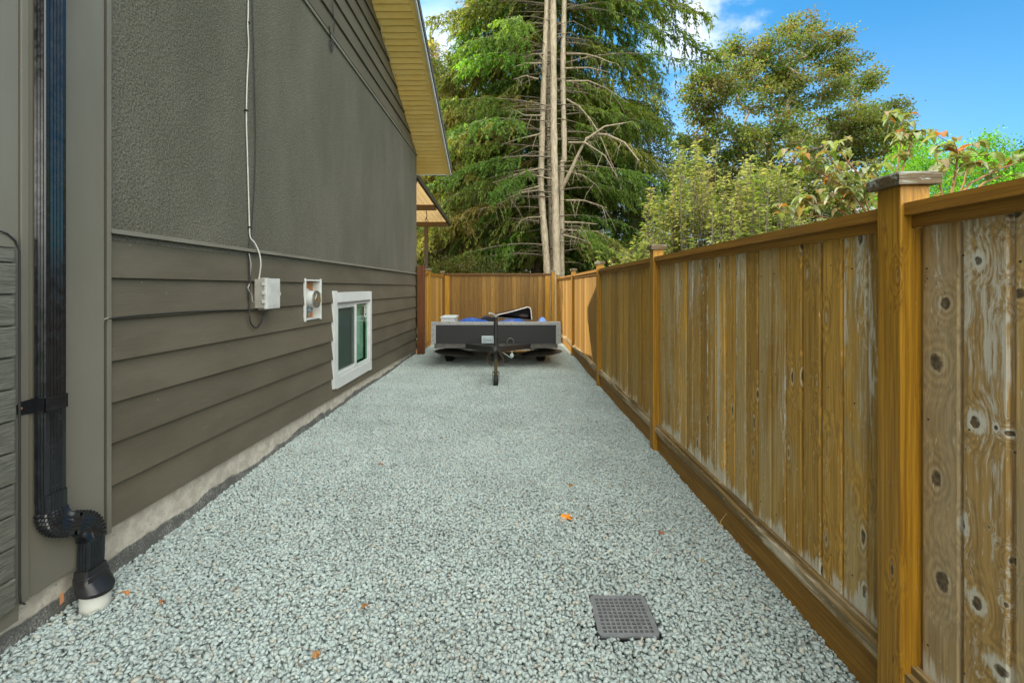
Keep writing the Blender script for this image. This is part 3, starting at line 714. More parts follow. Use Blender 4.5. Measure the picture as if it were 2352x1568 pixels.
# ------------------------------------------------------------------ patio cover behind the house
pc = empty('patio_cover', (-4, 13, 0), 0, 'lean-to patio cover with amber corrugated sheets and dark beams behind the house', 'patio cover')
pz = lambda y: 4.02-.062*(y-10.9)
p = MB(); vs = []; nx = 96
for y in (10.5, 16.25):
    for i in range(nx+1):
        x = -6.2+4.0*i/nx; vs.append((x, y, pz(y)+.02*math.sin(i/nx*4.0/.16*2*math.pi)))
p.add(vs, [(i, i+1, nx+2+i, nx+1+i) for i in range(nx)]); p.build('roof_sheet', AMBER, pc, smooth=True)
for y in (10.75, 13.55, 16.05):
    p = MB(); p.box(-6.2, -2.22, y-.05, y+.05, pz(y)-.18, pz(y)-.026, .004); p.build('beam', DARKTRIM, pc)
p = MB(); bar(p, -2.235, -2.175, 10.45, 16.3, pz(10.45)-.10, pz(10.45)+.035, pz(16.3)-.10, pz(16.3)+.035); p.build('edge_trim', DARKTRIM, pc)
for x, m in ((-2.98, DARKTRIM), (-5.9, DARKTRIM)):
    p = MB(); p.box(x-.06, x+.06, 16.0, 16.12, -.05, pz(16)-.17, .004); p.build('post', m, pc)
p = MB(); p.box(-3.30, -3.18, 15.0, 15.1, -.05, pz(15)-.05, .004); p.build('post', plain('light_tan_wood', (.52, .36, .18), .6), pc)
p = MB(); p.tube([(-2.52, 13.5, pz(13.5)-.10), (-2.50, 13.55, 3.55), (-2.51, 13.56, 3.42), (-2.46, 13.56, 3.36), (-2.52, 13.56, 3.33), (-2.56, 13.56, 3.40), (-2.51, 13.56, 3.46)], .012, 6); p.build('hanging_cord', CABLEB, pc, smooth=60)

# ------------------------------------------------------------------ downspout, drain pipe
def downspout():
    o = empty('downspout', (-1.96, 1.97, 0), 0, 'black ribbed aluminium downspout on the pilaster ending in a crimped double elbow', 'downspout')
    def section(d, w_, ribs=True):
        # rectangular outline (depth x, width y), grooved faces; x outwards
        pts = []; hx, hy = d/2, w_/2; g = .003
        for i in range(13):
            t = -1+2*i/12; pts.append((hx-(g if ribs and i % 2 and 1 < i < 11 else 0), hy*t*.92))
        pts.append((hx-.006, hy))
        for i in range(7):
            t = 1-2*i/6; pts.append((hx*t*.8, hy-(g if ribs and i % 2 else 0)))
        pts += [(-hx, hy*.9), (-hx, -hy*.9)]
        for i in range(7):
            t = -1+2*i/6; pts.append((hx*t*.8, -hy+(g if ribs and i % 2 else 0)))
        pts.append((hx-.006, -hy))
        return pts
    def sweep(mb, path, frames, d, w_, ribs=True, scales=None):
        sec = section(d, w_, ribs); n = len(sec); vs = []
        for k, (p, u) in enumerate(zip(path, frames)):
            sc_ = scales[k] if scales else 1
            for a, b in sec: vs.append((p[0]+a*sc_, p[1]+u[0]*b*sc_, p[2]+u[1]*b*sc_))
        m = len(path)
        fs = [(i*n+j, i*n+(j+1) % n, (i+1)*n+(j+1) % n, (i+1)*n+j) for i in range(m-1) for j in range(n)]
        fs += [tuple(range(n))[::-1], tuple(range((m-1)*n, m*n))]; mb.add(vs, fs)
    X, D, Wd = -1.9665, .050, .094; yc = 1.966
    p = MB(); sweep(p, [(X, yc, 4.6), (X, yc, .545)], [(1, 0)]*2, D, Wd); p.build('pipe', BLACKM, o)
    # upper elbow turns towards the far side, lower elbow turns down again
    def elbow(path_pts, name, crimp):
        mb = MB(); path, fr, scs = [], [], []
        for (y, z, a, c) in path_pts: path.append((X+(.004), y, z)); fr.append((math.cos(a), math.sin(a))); scs.append(1.09 if c else .97)
        sweep(mb, path, fr, D+.004, Wd+.004, True, scs); return mb.build(name, BLACKM, o)
    pts = [(yc, .575, 0, 0), (yc, .500, 0, 0)]
    r = .105; cy, cz = yc+r, .500
    for i in range(21):
        a = R(70)*i/20; pts.append((cy-r*math.cos(a), cz-r*math.sin(a), a, i % 2))
    y0, z0, a0 = pts[-1][0], pts[-1][1], R(70)
    pts.append((y0+.035*math.sin(a0), z0-.035*math.cos(a0), a0, 0)); elbow(pts, 'elbow', 1)
    y1, z1 = pts[-1][0], pts[-1][1]; q = [(y1-.012*math.sin(a0), z1+.012*math.cos(a0), a0, 0), (y1+.012, z1-.004, a0, 0)]
    r2 = .112; yy, zz = q[-1][0], q[-1][1]; cy2, cz2 = yy-r2*math.cos(a0), zz-r2*math.sin(a0)
    for i in range(1, 21):
        a = R(70)*(1-i/20)+R(-4)*(i/20); q.append((cy2+r2*math.cos(a), cz2+r2*math.sin(a), a, i % 2))
    ye, ze = q[-1][0], q[-1][1]; q.append((ye-.004, ze-.135, R(-4), 0)); elbow(q, 'elbow', 1)
    # square-to-round adaptor
    yb, zb = q[-1][0], q[-1][1]+.02; cx, cyy = -1.930, 2.138; k = 32; vs = []
    def ring(rx, ry, z, sq, ox=0, oy=0, tilt=0):
        for j in range(k):
            a = 2*math.pi*j/k; c, s_ = math.cos(a), math.sin(a); e = sq
            den = (abs(c)**e+abs(s_)**e)**(1/e)
            vs.append((ox+rx*c/den, oy+ry*s_/den, z+tilt*c/den))
    zb = .118; ring(.034, .054, zb+.03, 8, X+.004, yb); ring(.036, .057, zb+.004, 8, X+.004, yb); ring(.039, .061, zb, 7, X+.006, yb)
    ring(.041, .063, zb-.020, 6, X+.008, yb); ring(.066, .070, .062, 2.3, cx, cyy, -.008); ring(.067, .071, .048, 2, cx, cyy, -.010); ring(.060, .064, .048, 2, cx, cyy, -.010)
    m = MB(); n = 7; fs = [(i*k+j, i*k+(j+1) % k, (i+1)*k+(j+1) % k, (i+1)*k+j) for i in range(n-1) for j in range(k)]
    m.add(vs, fs+[tuple(range(k))[::-1], tuple(range((n-1)*k, n*k))]); m.build('adaptor', BLACKP, o, smooth=35)
    s_ = MB(); z0_, z1_ = .925, .985; e = .0025
    s_.box(X-D/2-.01, X+D/2+e, yc-Wd/2-e, yc-Wd/2, z0_, z1_); s_.box(X+D/2, X+D/2+e, yc-Wd/2-e, yc+Wd/2+e, z0_-.0, z1_+.0); s_.box(X-D/2-.01, X+D/2+e, yc+Wd/2, yc+Wd/2+e, z0_, z1_)
    s_.prism([(yc-Wd/2-.068, .94), (yc-Wd/2-.074, .955), (yc-Wd/2-.068, .970), (yc-Wd/2-.05, .982), (yc-Wd/2, .985), (yc-Wd/2, .925), (yc-Wd/2-.05, .928)], 0, -1.9895, -1.986)
    st = s_.build('strap', BLACKM, o)
    s_ = MB(); s_.lathe([(.006, 0), (.006, .002), (.003, .004)], (-1.986, yc-Wd/2-.052, .955), 'X', 10); s_.build('screw', plain('rusty_screw', (.30, .12, .06), .6, .3), st)
downspout()
m = MB(); m.lathe([(.057, -.10), (.057, .055), (.050, .055), (.050, -.10)], (-1.930, 2.138, 0), 'Z', 40)
tag(m.build('drain_pipe', plain('white_drain_pipe', (.60, .61, .55), .5, var=.08, scale=9), smooth=40), 'short white plastic drain pipe standing in the gravel under the downspout', 'pipe')
# ------------------------------------------------------------------ drain grate in the gravel
def grate():
    x0, x1, y0, y1 = GR; o = empty('drain_grate', ((x0+x1)/2, (y0+y1)/2, 0), 0, 'square grey plastic drain grate with a grid of holes in the gravel', 'drain grate')
    n = 10; rim = .018; px, py = (x1-x0-2*rim)/n, (y1-y0-2*rim)/n; h = .0072
    bm = bmesh.new(); zt = .020
    xs = [x0]; ys = [y0]
    for i in range(n):
        xs += [x0+rim+(i+.5)*px-h*1.0, x0+rim+(i+.5)*px+h*.98]; ys += [y0+rim+(i+.5)*py-h*.98, y0+rim+(i+.5)*py+h*.98]
    xs.append(x1); ys.append(y1)
    G = [[bm.verts.new((x, y, zt)) for x in xs] for y in ys]
    for j in range(len(ys)-1):
        for i in range(len(xs)-1):
            if i % 2 == 1 and j % 2 == 1: continue
            bm.faces.new((G[j][i], G[j][i+1], G[j+1][i+1], G[j+1][i]))
    c = [v for v in bm.verts]
    # round the four corners
    for a, b, sx, sy in ((0, 0, 1, 1), (0, -1, -1, 1), (-1, 0, 1, -1), (-1, -1, -1, -1)):
        v = G[a][b]; v.co.x += sx*.007; v.co.y += sy*.007
    r = bmesh.ops.extrude_face_region(bm, geom=list(bm.faces))
    bmesh.ops.translate(bm, vec=(0, 0, -.016), verts=[e for e in r['geom'] if isinstance(e, bmesh.types.BMVert)])
    bmesh.ops.recalc_face_normals(bm, faces=bm.faces)
    me = bpy.data.meshes.new('grate_plate'); bm.to_mesh(me); bm.free()
    ob = link('grate_plate', me, plain('grey_grate_plastic', (.19, .198, .20), .45, var=.12, scale=20)); ob.parent = o; ob.matrix_parent_inverse = Matrix.Translation(o.location).inverted()
    m = MB(); t = .006
    m.box(x0-t, x1+t, y0-t, y0-.001, -.10, .014, .002); m.box(x0-t, x1+t, y1+.001, y1+t, -.10, .014, .002); m.box(x0-t, x0-.001, y0-.001, y1+.001, -.10, .014, .002); m.box(x1+.001, x1+t, y0-.001, y1+.001, -.10, .014, .002)
    m.build('frame', BLACKP, o)
    m = MB(); m.box(x0, x1, y0, y1, -.095, -.090); m.build('sump_floor', plain('dark_sump', (.02, .02, .02), .9), o)
grate()
# ------------------------------------------------------------------ utility box, cables, meter
def utility_box():
    o = empty('utility_box', (-2.0, 3.72, 1.45), 0, 'pale hinged plastic utility box on the siding under the cables', 'utility box')
    y0, y1, z0, z1 = 3.618, 3.815, 1.275, 1.505
    m = MB(); m.box(-2.022, -1.945, y0, y1, z0, z1, .006); m.box(-2.022, -1.96, y0+.05, y0+.11, z1-.002, z1+.012, .003); m.box(-2.015, -1.965, y0+.045, y0+.115, z0-.016, z0+.002, .003); m.build('body', GREYPL, o)
    m = MB(); m.box(-1.944, -1.918, y0-.006, y1+.006, z0-.006, z1+.006, .008); m.box(-1.9185, -1.915, y0+.02, y1-.02, z0+.02, z1-.02, .0015)
    lid = m.build('lid', OFFWHITE, o)
    for z in (1.315, 1.385, 1.455): m = MB(); m.box(-1.955, -1.925, y0-.013, y0-.0065, z, z+.028, .002); m.build('hinge', OFFWHITE, lid)
    m = MB(); m.box(-1.940, -1.920, y1+.0062, y1+.020, 1.375, 1.400, .002); m.build('latch', OFFWHITE, lid)
    m = MB()
    for k in range(5): m.box(-1.9148, -1.9144, y0+.06, y1-.05-.015*(k % 2), 1.46-k*.014, 1.463-k*.014)
    m.build('embossed_lines', plain('embossed_grey', (.40, .41, .38), .5), lid)
utility_box()
WP = lambda x, y, off=.03: ((WX+off), 1060*-(WX+off)/(1176-x), CAMZ+(657-y)*(-(WX+off)/(1176-x)))
def cable(name, pts, r, mat, label, off=.010):
    """pts: spots on the wall, smoothed"""
    P = [Vector(WP(p[0], p[1], p[2] if len(p) > 2 else off)) for p in pts]; out = []
    for i in range(len(P)-1):
        a, b, c, d = P[max(0, i-1)], P[i], P[i+1], P[min(len(P)-1, i+2)]
        for k in range(8):
            t = k/8; out.append(.5*((2*b)+(c-a)*t+(2*a-5*b+4*c-d)*t*t+(3*b-3*c+d-a)*t**3))
    out.append(P[-1]); m = MB(); m.tube(out, r, 7)
    return tag(m.build(name, mat, smooth=60), label, 'cable')
cw = cable('white_cable', [(567, -260), (570, 0), (569, 60), (571, 110), (567, 200), (566, 280), (568, 350), (570, 420), (573, 520), (575, 545), (585, 558, .03), (595, 580, .05), (599, 605, .06), (596, 634, .045), (595, 641, .045)], .0052, CABLEW, 'long white cable hanging down the stucco into the top of the utility box')
for px, py in ((570, 53), (565, 254), (573, 522)):
    c = WP(px, py, .008); m = MB(); m.box(c[0]-.006, c[0]+.012, c[1]-.012, c[1]+.012, c[2]-.006, c[2]+.006, .002); m.build('cable_clip', BLACKP, cw)
cable('black_cable', [(578, -260), (580, 0), (583, 120), (586, 250), (587, 330), (585, 420), (580, 500), (576, 545), (573, 560), (570, 582), (572, 600), (577, 618), (574, 650), (571, 672), (572, 700)], .004, CABLEB, 'thin black cable hanging beside the white cable on the stucco')
cable('black_cable', [(572, 600, .025), (574, 640, .028), (573, 690, .028), (573, 715, .028), (574, 735, .03), (580, 748, .03), (590, 752, .03), (599, 742, .03), (604, 728, .03), (607, 710, .04)], .0058, CABLEB, 'black cable looping below the utility box', )
cable('grey_cable', [(572, 582, .022), (576, 605, .026), (575, 630, .026), (573, 652, .026), (570, 662, .028), (578, 678, .03), (580, 692, .03), (583, 694, .03)], .0040, plain('grey_cable_sheath', (.30, .29, .26), .5), 'kinked grey cable left of the utility box')
lc = cable('black_cable', [(590, 711, .020), (560, 711), (500, 713), (420, 717), (340, 723), (275, 729), (248, 732)], .0042, CABLEB, 'black cable running along the siding from box to corner', .018)
cable('khaki_cable', [(249, 731, .026), (240, 733, .026), (236.5, 742, .022), (235.5, 770, .015), (235, 850, .015), (233, 950, .015), (232, 1050, .015), (232, 1150, .015), (231, 1198, .015)], .0045, CABLEG, 'khaki cable running down beside the corner trim')
cable('black_cable', [(768, -60, .03), (765, 20, .03), (768, 55, .03), (764, 85, .012), (757, 98, .010), (759, 112, .012), (763, 118, .016), (766, 104, .018), (765, 95, .018), (762, 108, .018), (760, 90, .018), (756, 60, .03)], .0050, CABLEB, 'loose black cable coil hanging under the gable siding')
m = MB(); pts = []
for i in range(40): pts.append(Vector((WX+.045, 6.9+1.7*i/39, 5.42-.45*(i/39)+.05*math.sin(i*1.1)-.10*math.sin(i/39*math.pi))))
m.tube(pts, .004, 6); tag(m.build('string_lights', CABLEW, smooth=60), 'thin string of small lights draped across the gable siding', 'string lights')
def meter():
    y0, y1, z0, z1 = METER; o = empty('electric_meter', (-2.0, (y0+y1)/2, 1.32), 0, 'round glass electric meter in a white framed recess left of the window', 'electric meter')
    m = MB(); a, b = WX-.075, WX+.020; t = .014
    m.box(a, b, y0, y0+t, z0, z1, .002); m.box(a, b, y1-t, y1, z0, z1, .002); m.box(a, b, y0+t, y1-t, z1-t, z1, .002); m.box(a, b, y0+t, y1-t, z0, z0+t, .002)
    m.box(WX+.002, b+.004, y0-.012, y0+.004, z0-.012, z1+.010, .002); m.box(WX+.002, b+.004, y1-.006, y1+.012, z0-.012, z1+.010, .002)
    m.build('recess_frame', WHITE, o)
    m = MB(); m.box(WX-.074, WX-.060, y0+t, y1-t, z0+t, z1-t); m.build('back_board', plain('orange_brown_board', (.34, .13, .03), .45, var=.25, scale=25), o)
    m = MB(); m.box(WX-.0595, WX-.045, y0+.060, y0+.215, 1.235, 1.425, .006); m.build('meter_base', OFFWHITE, o)
    c = (WX-.045, y0+.138, 1.318)
    m = MB(); m.lathe([(.098, 0), (.098, .02), (.086, .024), (.084, .105), (.080, .112)], c, 'X', 40); body = m.build('meter_body', OFFWHITE, o, smooth=40)
    n = NB('meter_dial'); P = n.obj(); v = n.voro(n.map(P, (30, 30, 30)), 1); n.fin(n.mix(n.mr(v, .25, .2, 0, 1), (.55, .53, .40), (.07, .07, .06)), .3)
    m = MB(); m.lathe([(.072, .1125), (.072, .115)], c, 'X', 36); m.build('dial', n.m, body)
    m = MB(); m.lathe([(.080, .112), (.080, .128), (.074, .140), (.055, .146)], c, 'X', 40); m.build('glass_cover', m_glass('meter_glass', (.96, .96, .88)), body, smooth=40)
    m = MB(); m.lathe([(.083, .104), (.088, .106), (.088, .116), (.083, .118)], c, 'X', 40); m.build('ring', STEEL, body, smooth=40)
    m = MB(); m.box(c[0]+.01, c[0]+.06, c[1]-.03, c[1]+.03, 1.195, 1.235, .004); m.tube([(c[0]+.03, c[1], 1.20), (c[0]+.03, c[1]+.004, 1.16)], .012, 8); m.build('seal_tab', plain('blue_grey_seal', (.20, .27, .30), .5), body)
meter()

# ------------------------------------------------------------------ utility trailer
def beam(mb, p0, p1, wd, ht, bev=0):
    p0, p1 = Vector(p0), Vector(p1); d = (p1-p0); L = d.length; q = d.to_track_quat('Y', 'Z').to_matrix().to_4x4()
    mb.box(-wd/2, wd/2, -L/2, L/2, -ht/2, ht/2, bev, mat=Matrix.Translation((p0+p1)/2) @ q); return mb
TRPAN = plain('charcoal_trailer_panel', (.013, .0135, .0145), .55, var=.14, scale=5, bump=.05)
ALU = plain('dull_aluminium', (.31, .315, .305), .42, .35, var=.12)
TRSTEEL = plain('black_painted_steel', (.020, .020, .021), .45, var=.35, scale=25)
TRGREY = plain('dirty_grey_steel', (.085, .080, .070), .6, var=.3, scale=14)
def trailer():
    o = empty('utility_trailer', (-.28, 9.0, 0), 0, 'low charcoal utility trailer with aluminium edges parked at the end of the gravel', 'trailer')
    x0, x1, y0, y1, z0, z1 = -1.395, .838, 8.0, 10.3, .461, .831
    m = MB(); m.box(x0+.01, x1-.01, y0, y0+.03, z0, z1-.01); m.build('front_panel', TRPAN, o)
    m = MB(); m.box(x0+.01, x1-.01, y1-.03, y1, z0, z1-.01); m.build('tailgate', TRPAN, o)
    for a in (x0+.01, x1-.04):
        m = MB(); m.box(a, a+.03, y0+.0305, y1-.0305, z0, z1-.01); m.build('side_panel', TRPAN, o)
    m = MB(); m.box(x0+.041, x1-.041, y0+.031, y1-.031, z0, z0+.02); m.build('floor', TRGREY, o)
    m = MB(); m.box(x0-.004, x1+.004, y0-.006, y0+.038, z1-.055, z1+.002, .003)
    for a, b in ((x0-.008, x0+.075), (x1-.075, x1+.008)): m.box(a, b, y0-.010, y0-.0005, z0-.01, z1-.056, .002)
    m.box(x0-.004, x0+.045, y0+.0385, y1, z1-.045, z1+.002, .003); m.box(x1-.045, x1+.004, y0+.0385, y1, z1-.045, z1+.002, .003)
    ed = m.build('edge_trim', ALU, o)
    m = MB()
    for i in range(17):
        x = x0+.05+i*(x1-x0-.1)/16; m.lathe([(.007, 0), (.005, -.005)], (x, y0-.006, z1-.028), 'Y', 8)
    for z in (.52, .61, .70): m.lathe([(.007, 0), (.005, -.005)], (x1-.03, y0-.010, z), 'Y', 8); m.lathe([(.007, 0), (.005, -.005)], (x0+.03, y0-.010, z), 'Y', 8)
    tag(m.build('rivets', TRSTEEL, ed), kind='stuff')
    m = MB(); m.box(x0+.045, x1-.045, y0+.015, y0+.09, .372, z0-.001, .004); m.box(x0+.045, x0+.10, y0+.0905, y1, .385, z0-.001, .004); m.box(x1-.10, x1-.045, y0+.0905, y1, .385, z0-.001, .004)
    m.build('chassis', TRGREY, o)
    hx, hy, hz = -.245, 6.86, .53
    for sx in (-.78, .30):
        m = MB(); beam(m, (sx, y0-.02, .415), (hx+(.03 if sx > hx else -.03), hy, hz-.02), .055, .085, .004); m.build('tongue_arm', TRSTEEL, o)
    m = MB(); m.box(hx-.045, hx+.045, hy-.20, hy+.09, hz-.045, hz+.035, .010); m.lathe([(.055, 0), (.06, .03), (.05, .075), (.02, .09)], (hx, hy-.23, hz-.03), 'Z', 18); m.tube([(hx, hy-.19, hz+.05), (hx, hy-.07, hz+.085), (hx, hy, hz+.05)], .012, 8)
    m.build('coupler', TRSTEEL, o)
    jx, jy = hx+.010, 6.70
    m = MB(); m.tube([(jx, jy, .40), (jx, jy, 1.0)], .031, 16); m.tube([(jx, jy, .70), (jx, jy, .73)], .036, 16); m.box(jx-.06, jx+.06, jy-.012, jy+.18, .50, .53, .003)
    jk = m.build('jack_post', TRSTEEL, o, smooth=40)
    m = MB(); m.lathe([(.034, 0), (.034, .02), (.015, .03)], (jx, jy, 1.0), 'Z', 16); m.tube([(jx, jy, 1.02), (jx-.035, jy-.01, 1.045), (jx-.085, jy-.02, 1.06)], .010, 8); m.tube([(jx-.085, jy-.02, 1.06), (jx-.088, jy-.09, 1.063)], .014, 10); m.build('crank_handle', STEEL, jk, smooth=40)
    m = MB(); m.tube([(jx, jy, .11), (jx, jy, .41)], .024, 14); m.tube([(jx, jy, .20), (jx, jy, .215)], .040, 14); m.build('inner_tube', plain('worn_brass_steel', (.15, .11, .055), .4, .6), jk, smooth=40)
    m = MB(); m.lathe([(.02, -.036), (.075, -.034), (.085, -.02), (.085, .02), (.075, .034), (.02, .036)], (jx, jy+.02, .083), 'X', 24); jw = m.build('jack_wheel', RUBBER, jk, smooth=35)
    m = MB(); m.box(jx-.050, jx-.043, jy-.02, jy+.05, .07, .20, .002); m.box(jx+.043, jx+.050, jy-.02, jy+.05, .07, .20, .002); m.box(jx-.050, jx+.050, jy-.02, jy+.05, .195, .204, .002); m.build('wheel_fork', TRGREY, jk)
    for s_, ph in ((-1, 0), (1, .7)):
        m = MB(); n = 18
        for i in range(n):
            t = i/n; cx = hx+s_*(.035+.085*math.sin(t*math.pi)); cy = hy-.10+.03*math.cos(t*9); cz = hz-.03-.24*t+.10*(t > .72)*(t-.72)
            ang = (i % 2)*math.pi/2; ring = []
            for k in range(9):
                a = 2*math.pi*k/8; u = .010*math.cos(a); v = .017*math.sin(a); ring.append((cx+u*math.cos(ang), cy+u*math.sin(ang), cz+v))
            m.tube(ring, .0035, 5, caps=False)
        m.build('safety_chain', plain('rusty_chain', (.12, .075, .045), .55, .5), o, smooth=60)
    m = MB(); m.tube([(hx+.06, hy+.1, hz-.05), (.0, 7.15, .33), (-.02, 7.16, .38), (-.03, 7.16, .40)], .008, 6); m.tube([(.0, 7.16, .44), (.0, 7.16, .385)], .010, 8)
    m.lathe([(.020, .02), (.030, 0), (.030, -.03), (.022, -.04)], (.0, 7.15, .375), 'Y', 16); m.build('lighting_plug', plain('pale_plug', (.36, .42, .39), .5), o, smooth=40)
    for wx in (-1.195, .555):
        c = (wx, 8.93, .262)
        m = MB(); m.lathe([(.165, -.07), (.235, -.078), (.262, -.055), (.266, 0), (.262, .055), (.235, .078), (.165, .07)], c, 'X', 40)
        for j in range(30):
            a = 2*math.pi*j/30; M_ = Matrix.Translation(c) @ Matrix.Rotation(a, 4, 'X')
            for xx in (-.045, -.015, .015, .045): m.box(xx-.011, xx+.011, -.010, .010, .258, .272, mat=M_ @ Matrix.Rotation(.10*(1 if xx > 0 else -1), 4, 'X'))
        ty = m.build('wheel', RUBBER, o, smooth=35)
        m = MB(); m.lathe([(.03, -.03), (.10, -.02), (.160, -.05), (.168, -.06), (.168, .06), (.160, .05), (.10, .02), (.03, .03)], c, 'X', 28); m.build('rim', ALU, ty, smooth=40)
    m = MB(); m.tube([(-1.12, 8.93, .262), (.48, 8.93, .262)], .03, 12)
    for xx in (-1.0, .36): m.box(xx-.03, xx+.03, 8.5, 9.4, .285, .305, .003)
    m.build('axle', TRSTEEL, o)
    for wx, tl in ((-1.045, 5), (.545, -5)):
        m = MB(); prof = [(.002, .018), (.10, .022), (.22, .012), (.33, -.012), (.37, -.030), (.372, -.036), (.33, -.022), (.22, .002), (.10, .012), (.002, .008)]
        k = 36; vs = []
        for r, h in prof:
            for j in range(k):
                a = 2*math.pi*j/k; vs.append((r*math.cos(a), .55*r*math.sin(a), h))
        n = len(prof); M_ = Matrix.Translation((wx, 8.42, .268)) @ Matrix.Rotation(R(tl), 4, 'Y') @ Matrix.Rotation(R(8), 4, 'X')
        m.add([tuple(M_ @ Vector(v)) for v in vs], [(i*k+j, i*k+(j+1) % k, (i+1)*k+(j+1) % k, (i+1)*k+j) for i in range(n-1) for j in range(k)])
        mg = m.build('mudguard', plain('dusty_black_mudguard', (.045, .042, .036), .5, var=.35), o, smooth=40)
        for a in range(4): m = MB(); m.lathe([(.014, 0), (.012, -.016), (.004, -.02)], (wx+.045*math.cos(a*1.57+.4), 8.42+.03*math.sin(a*1.57+.4), .262), 'Z', 8); m.build('bolt', STEEL, mg)
    m = MB(); a, b, c, d = -.525, -.300, .466, .590; m.box(a, b, y0-.075, y0-.0005, c, d, .008)
    bx = m.build('junction_box', plain('pale_blue_grey_box', (.33, .40, .42), .5), o)
    m = MB(); m.box(a+.006, b-.006, y0-.086, y0-.0755, d-.022, d-.004, .003); m.box(a+.006, a+.03, y0-.086, y0-.0755, c+.004, d-.0225, .003); m.box(b-.03, b-.006, y0-.086, y0-.0755, c+.004, d-.0225, .003)
    m.box(a+.045, b-.045, y0-.092, y0-.0755, d-.052, d-.032, .004); m.box(a+.045, a+.060, y0-.092, y0-.0755, c+.05, d-.0525, .003); m.box(b-.060, b-.045, y0-.092, y0-.0755, c+.05, d-.0525, .003)
    m.build('lid_frame', plain('pale_blue_grey_lid', (.40, .47, .48), .5), bx)
    m = MB(); m.tube([(-.03+.055*math.cos(a), y0-.03, .465+.085*math.sin(a)) for a in [math.pi*i/14 for i in range(15)]], .012, 8); m.build('grab_loop', TRGREY, o, smooth=60)
trailer()
for o in bpy.data.objects:      # the body sits nose-up on its jack
    if o.parent and o.parent.name == 'utility_trailer' and o.name.split('.')[0] in ('tailgate', 'side_panel', 'floor', 'edge_trim', 'chassis'):
        for v in o.data.vertices: v.co.z -= .084*max(0, v.co.y-8.04)
# load in the trailer
m = MB(); zt = .878
for a, b, z0_, z1_ in ((.0, .0, .41, .84),):
    vs = [(-1.325, 8.75, .411), (-1.10, 8.75, .411), (-1.10, 9.15, .411), (-1.325, 9.15, .411), (-1.345, 8.73, .845), (-1.075, 8.73, .845), (-1.075, 9.17, .845), (-1.345, 9.17, .845)]
    m.add(vs, [(0, 3, 2, 1), (4, 5, 6, 7), (0, 1, 5, 4), (1, 2, 6, 5), (2, 3, 7, 6), (3, 0, 4, 7)])
tub = empty('storage_tub', (-1.21, 8.95, .41), 0, 'pale grey plastic tub standing at the left end of the trailer load', 'tub')
m.build('body', plain('pale_tub_plastic', (.50, .54, .52), .45), tub)
m = MB(); m.box(-1.36, -1.06, 8.715, 9.185, .8455, .868, .006); m.box(-1.335, -1.085, 8.74, 9.16, .8685, .880, .005); m.build('lid', plain('pale_tub_lid', (.55, .60, .58), .45), tub)
def tarp(name, x0, x1, y0, y1, zb, zh, mat, label, seed, dome=False):
    nx, ny = 44, 30; rs_ = np.random.default_rng(seed); vs = []
    ph = rs_.uniform(0, 6, (7,)); fx = rs_.uniform(3, 26, 7); fy = rs_.uniform(3, 22, 7)
    for j in range(ny):
        for i in range(nx):
            u, v = i/(nx-1), j/(ny-1); x = x0+(x1-x0)*u; y = y0+(y1-y0)*v
            e = (math.sin(math.pi*u)**(.45 if dome else .16))*(math.sin(math.pi*v)**(.45 if dome else .16))
            n_ = sum(math.sin(fx[k]*x+fy[k]*y+ph[k])/(k+1) for k in range(7))
            n2 = sum(abs(math.sin(fx[k]*1.7*x-fy[k]*y+ph[k])) for k in range(3))/3
            z = zb+(zh-zb)*e*(1 if dome else (.88+.06*n_+.07*n2)); vs.append((x+.012*n2, y+.015*n_, min(z, zh+.01)))
    m = MB(); m.add(vs, [(j*nx+i, j*nx+i+1, (j+1)*nx+i+1, (j+1)*nx+i) for j in range(ny-1) for i in range(nx-1)])
    o = m.build(name, mat, smooth=True); sm = o.modifiers.new('cloth', 'SOLIDIFY'); sm.thickness = .004; return tag(o, label, 'tarp')
BLUE = plain('blue_tarp', (.012, .075, .34), .42, var=.2, scale=10)
tarp('tarp', -1.12, -.40, 8.15, 9.3, .42, .862, BLUE, 'crumpled blue tarp between the pale tub and the black wheel', 5)
tarp('tarp', -.38, .40, 8.15, 8.78, .42, .868, BLUE, 'folded blue tarp in front of the open black truck box', 8)
tarp('water_bag', .40, .70, 8.3, 8.75,   .42, .880, plain('light_blue_plastic', (.16, .28, .62), .4), 'small light blue rounded bundle near the right end of the trailer', 9, True)['category'] = 'bundle'
t = empty('spare_wheel', (-.49, 9.0, .41), 0, 'black spare wheel standing in the trailer load', 'wheel')
m = MB(); m.lathe([(.13, -.07), (.20, -.08), (.225, -.05), (.228, 0), (.225, .05), (.20, .08), (.13, .07)], (-.485, 8.95, .66), 'Y', 40); m.build('tyre', RUBBER, t, smooth=40)
m = MB(); m.lathe([(.02, -.02), (.11, -.02), (.129, -.05), (.131, .05), (.11, .02), (.02, .02)], (-.485, 8.95, .66), 'Y', 30); m.build('rim', BLACKP, t, smooth=40)
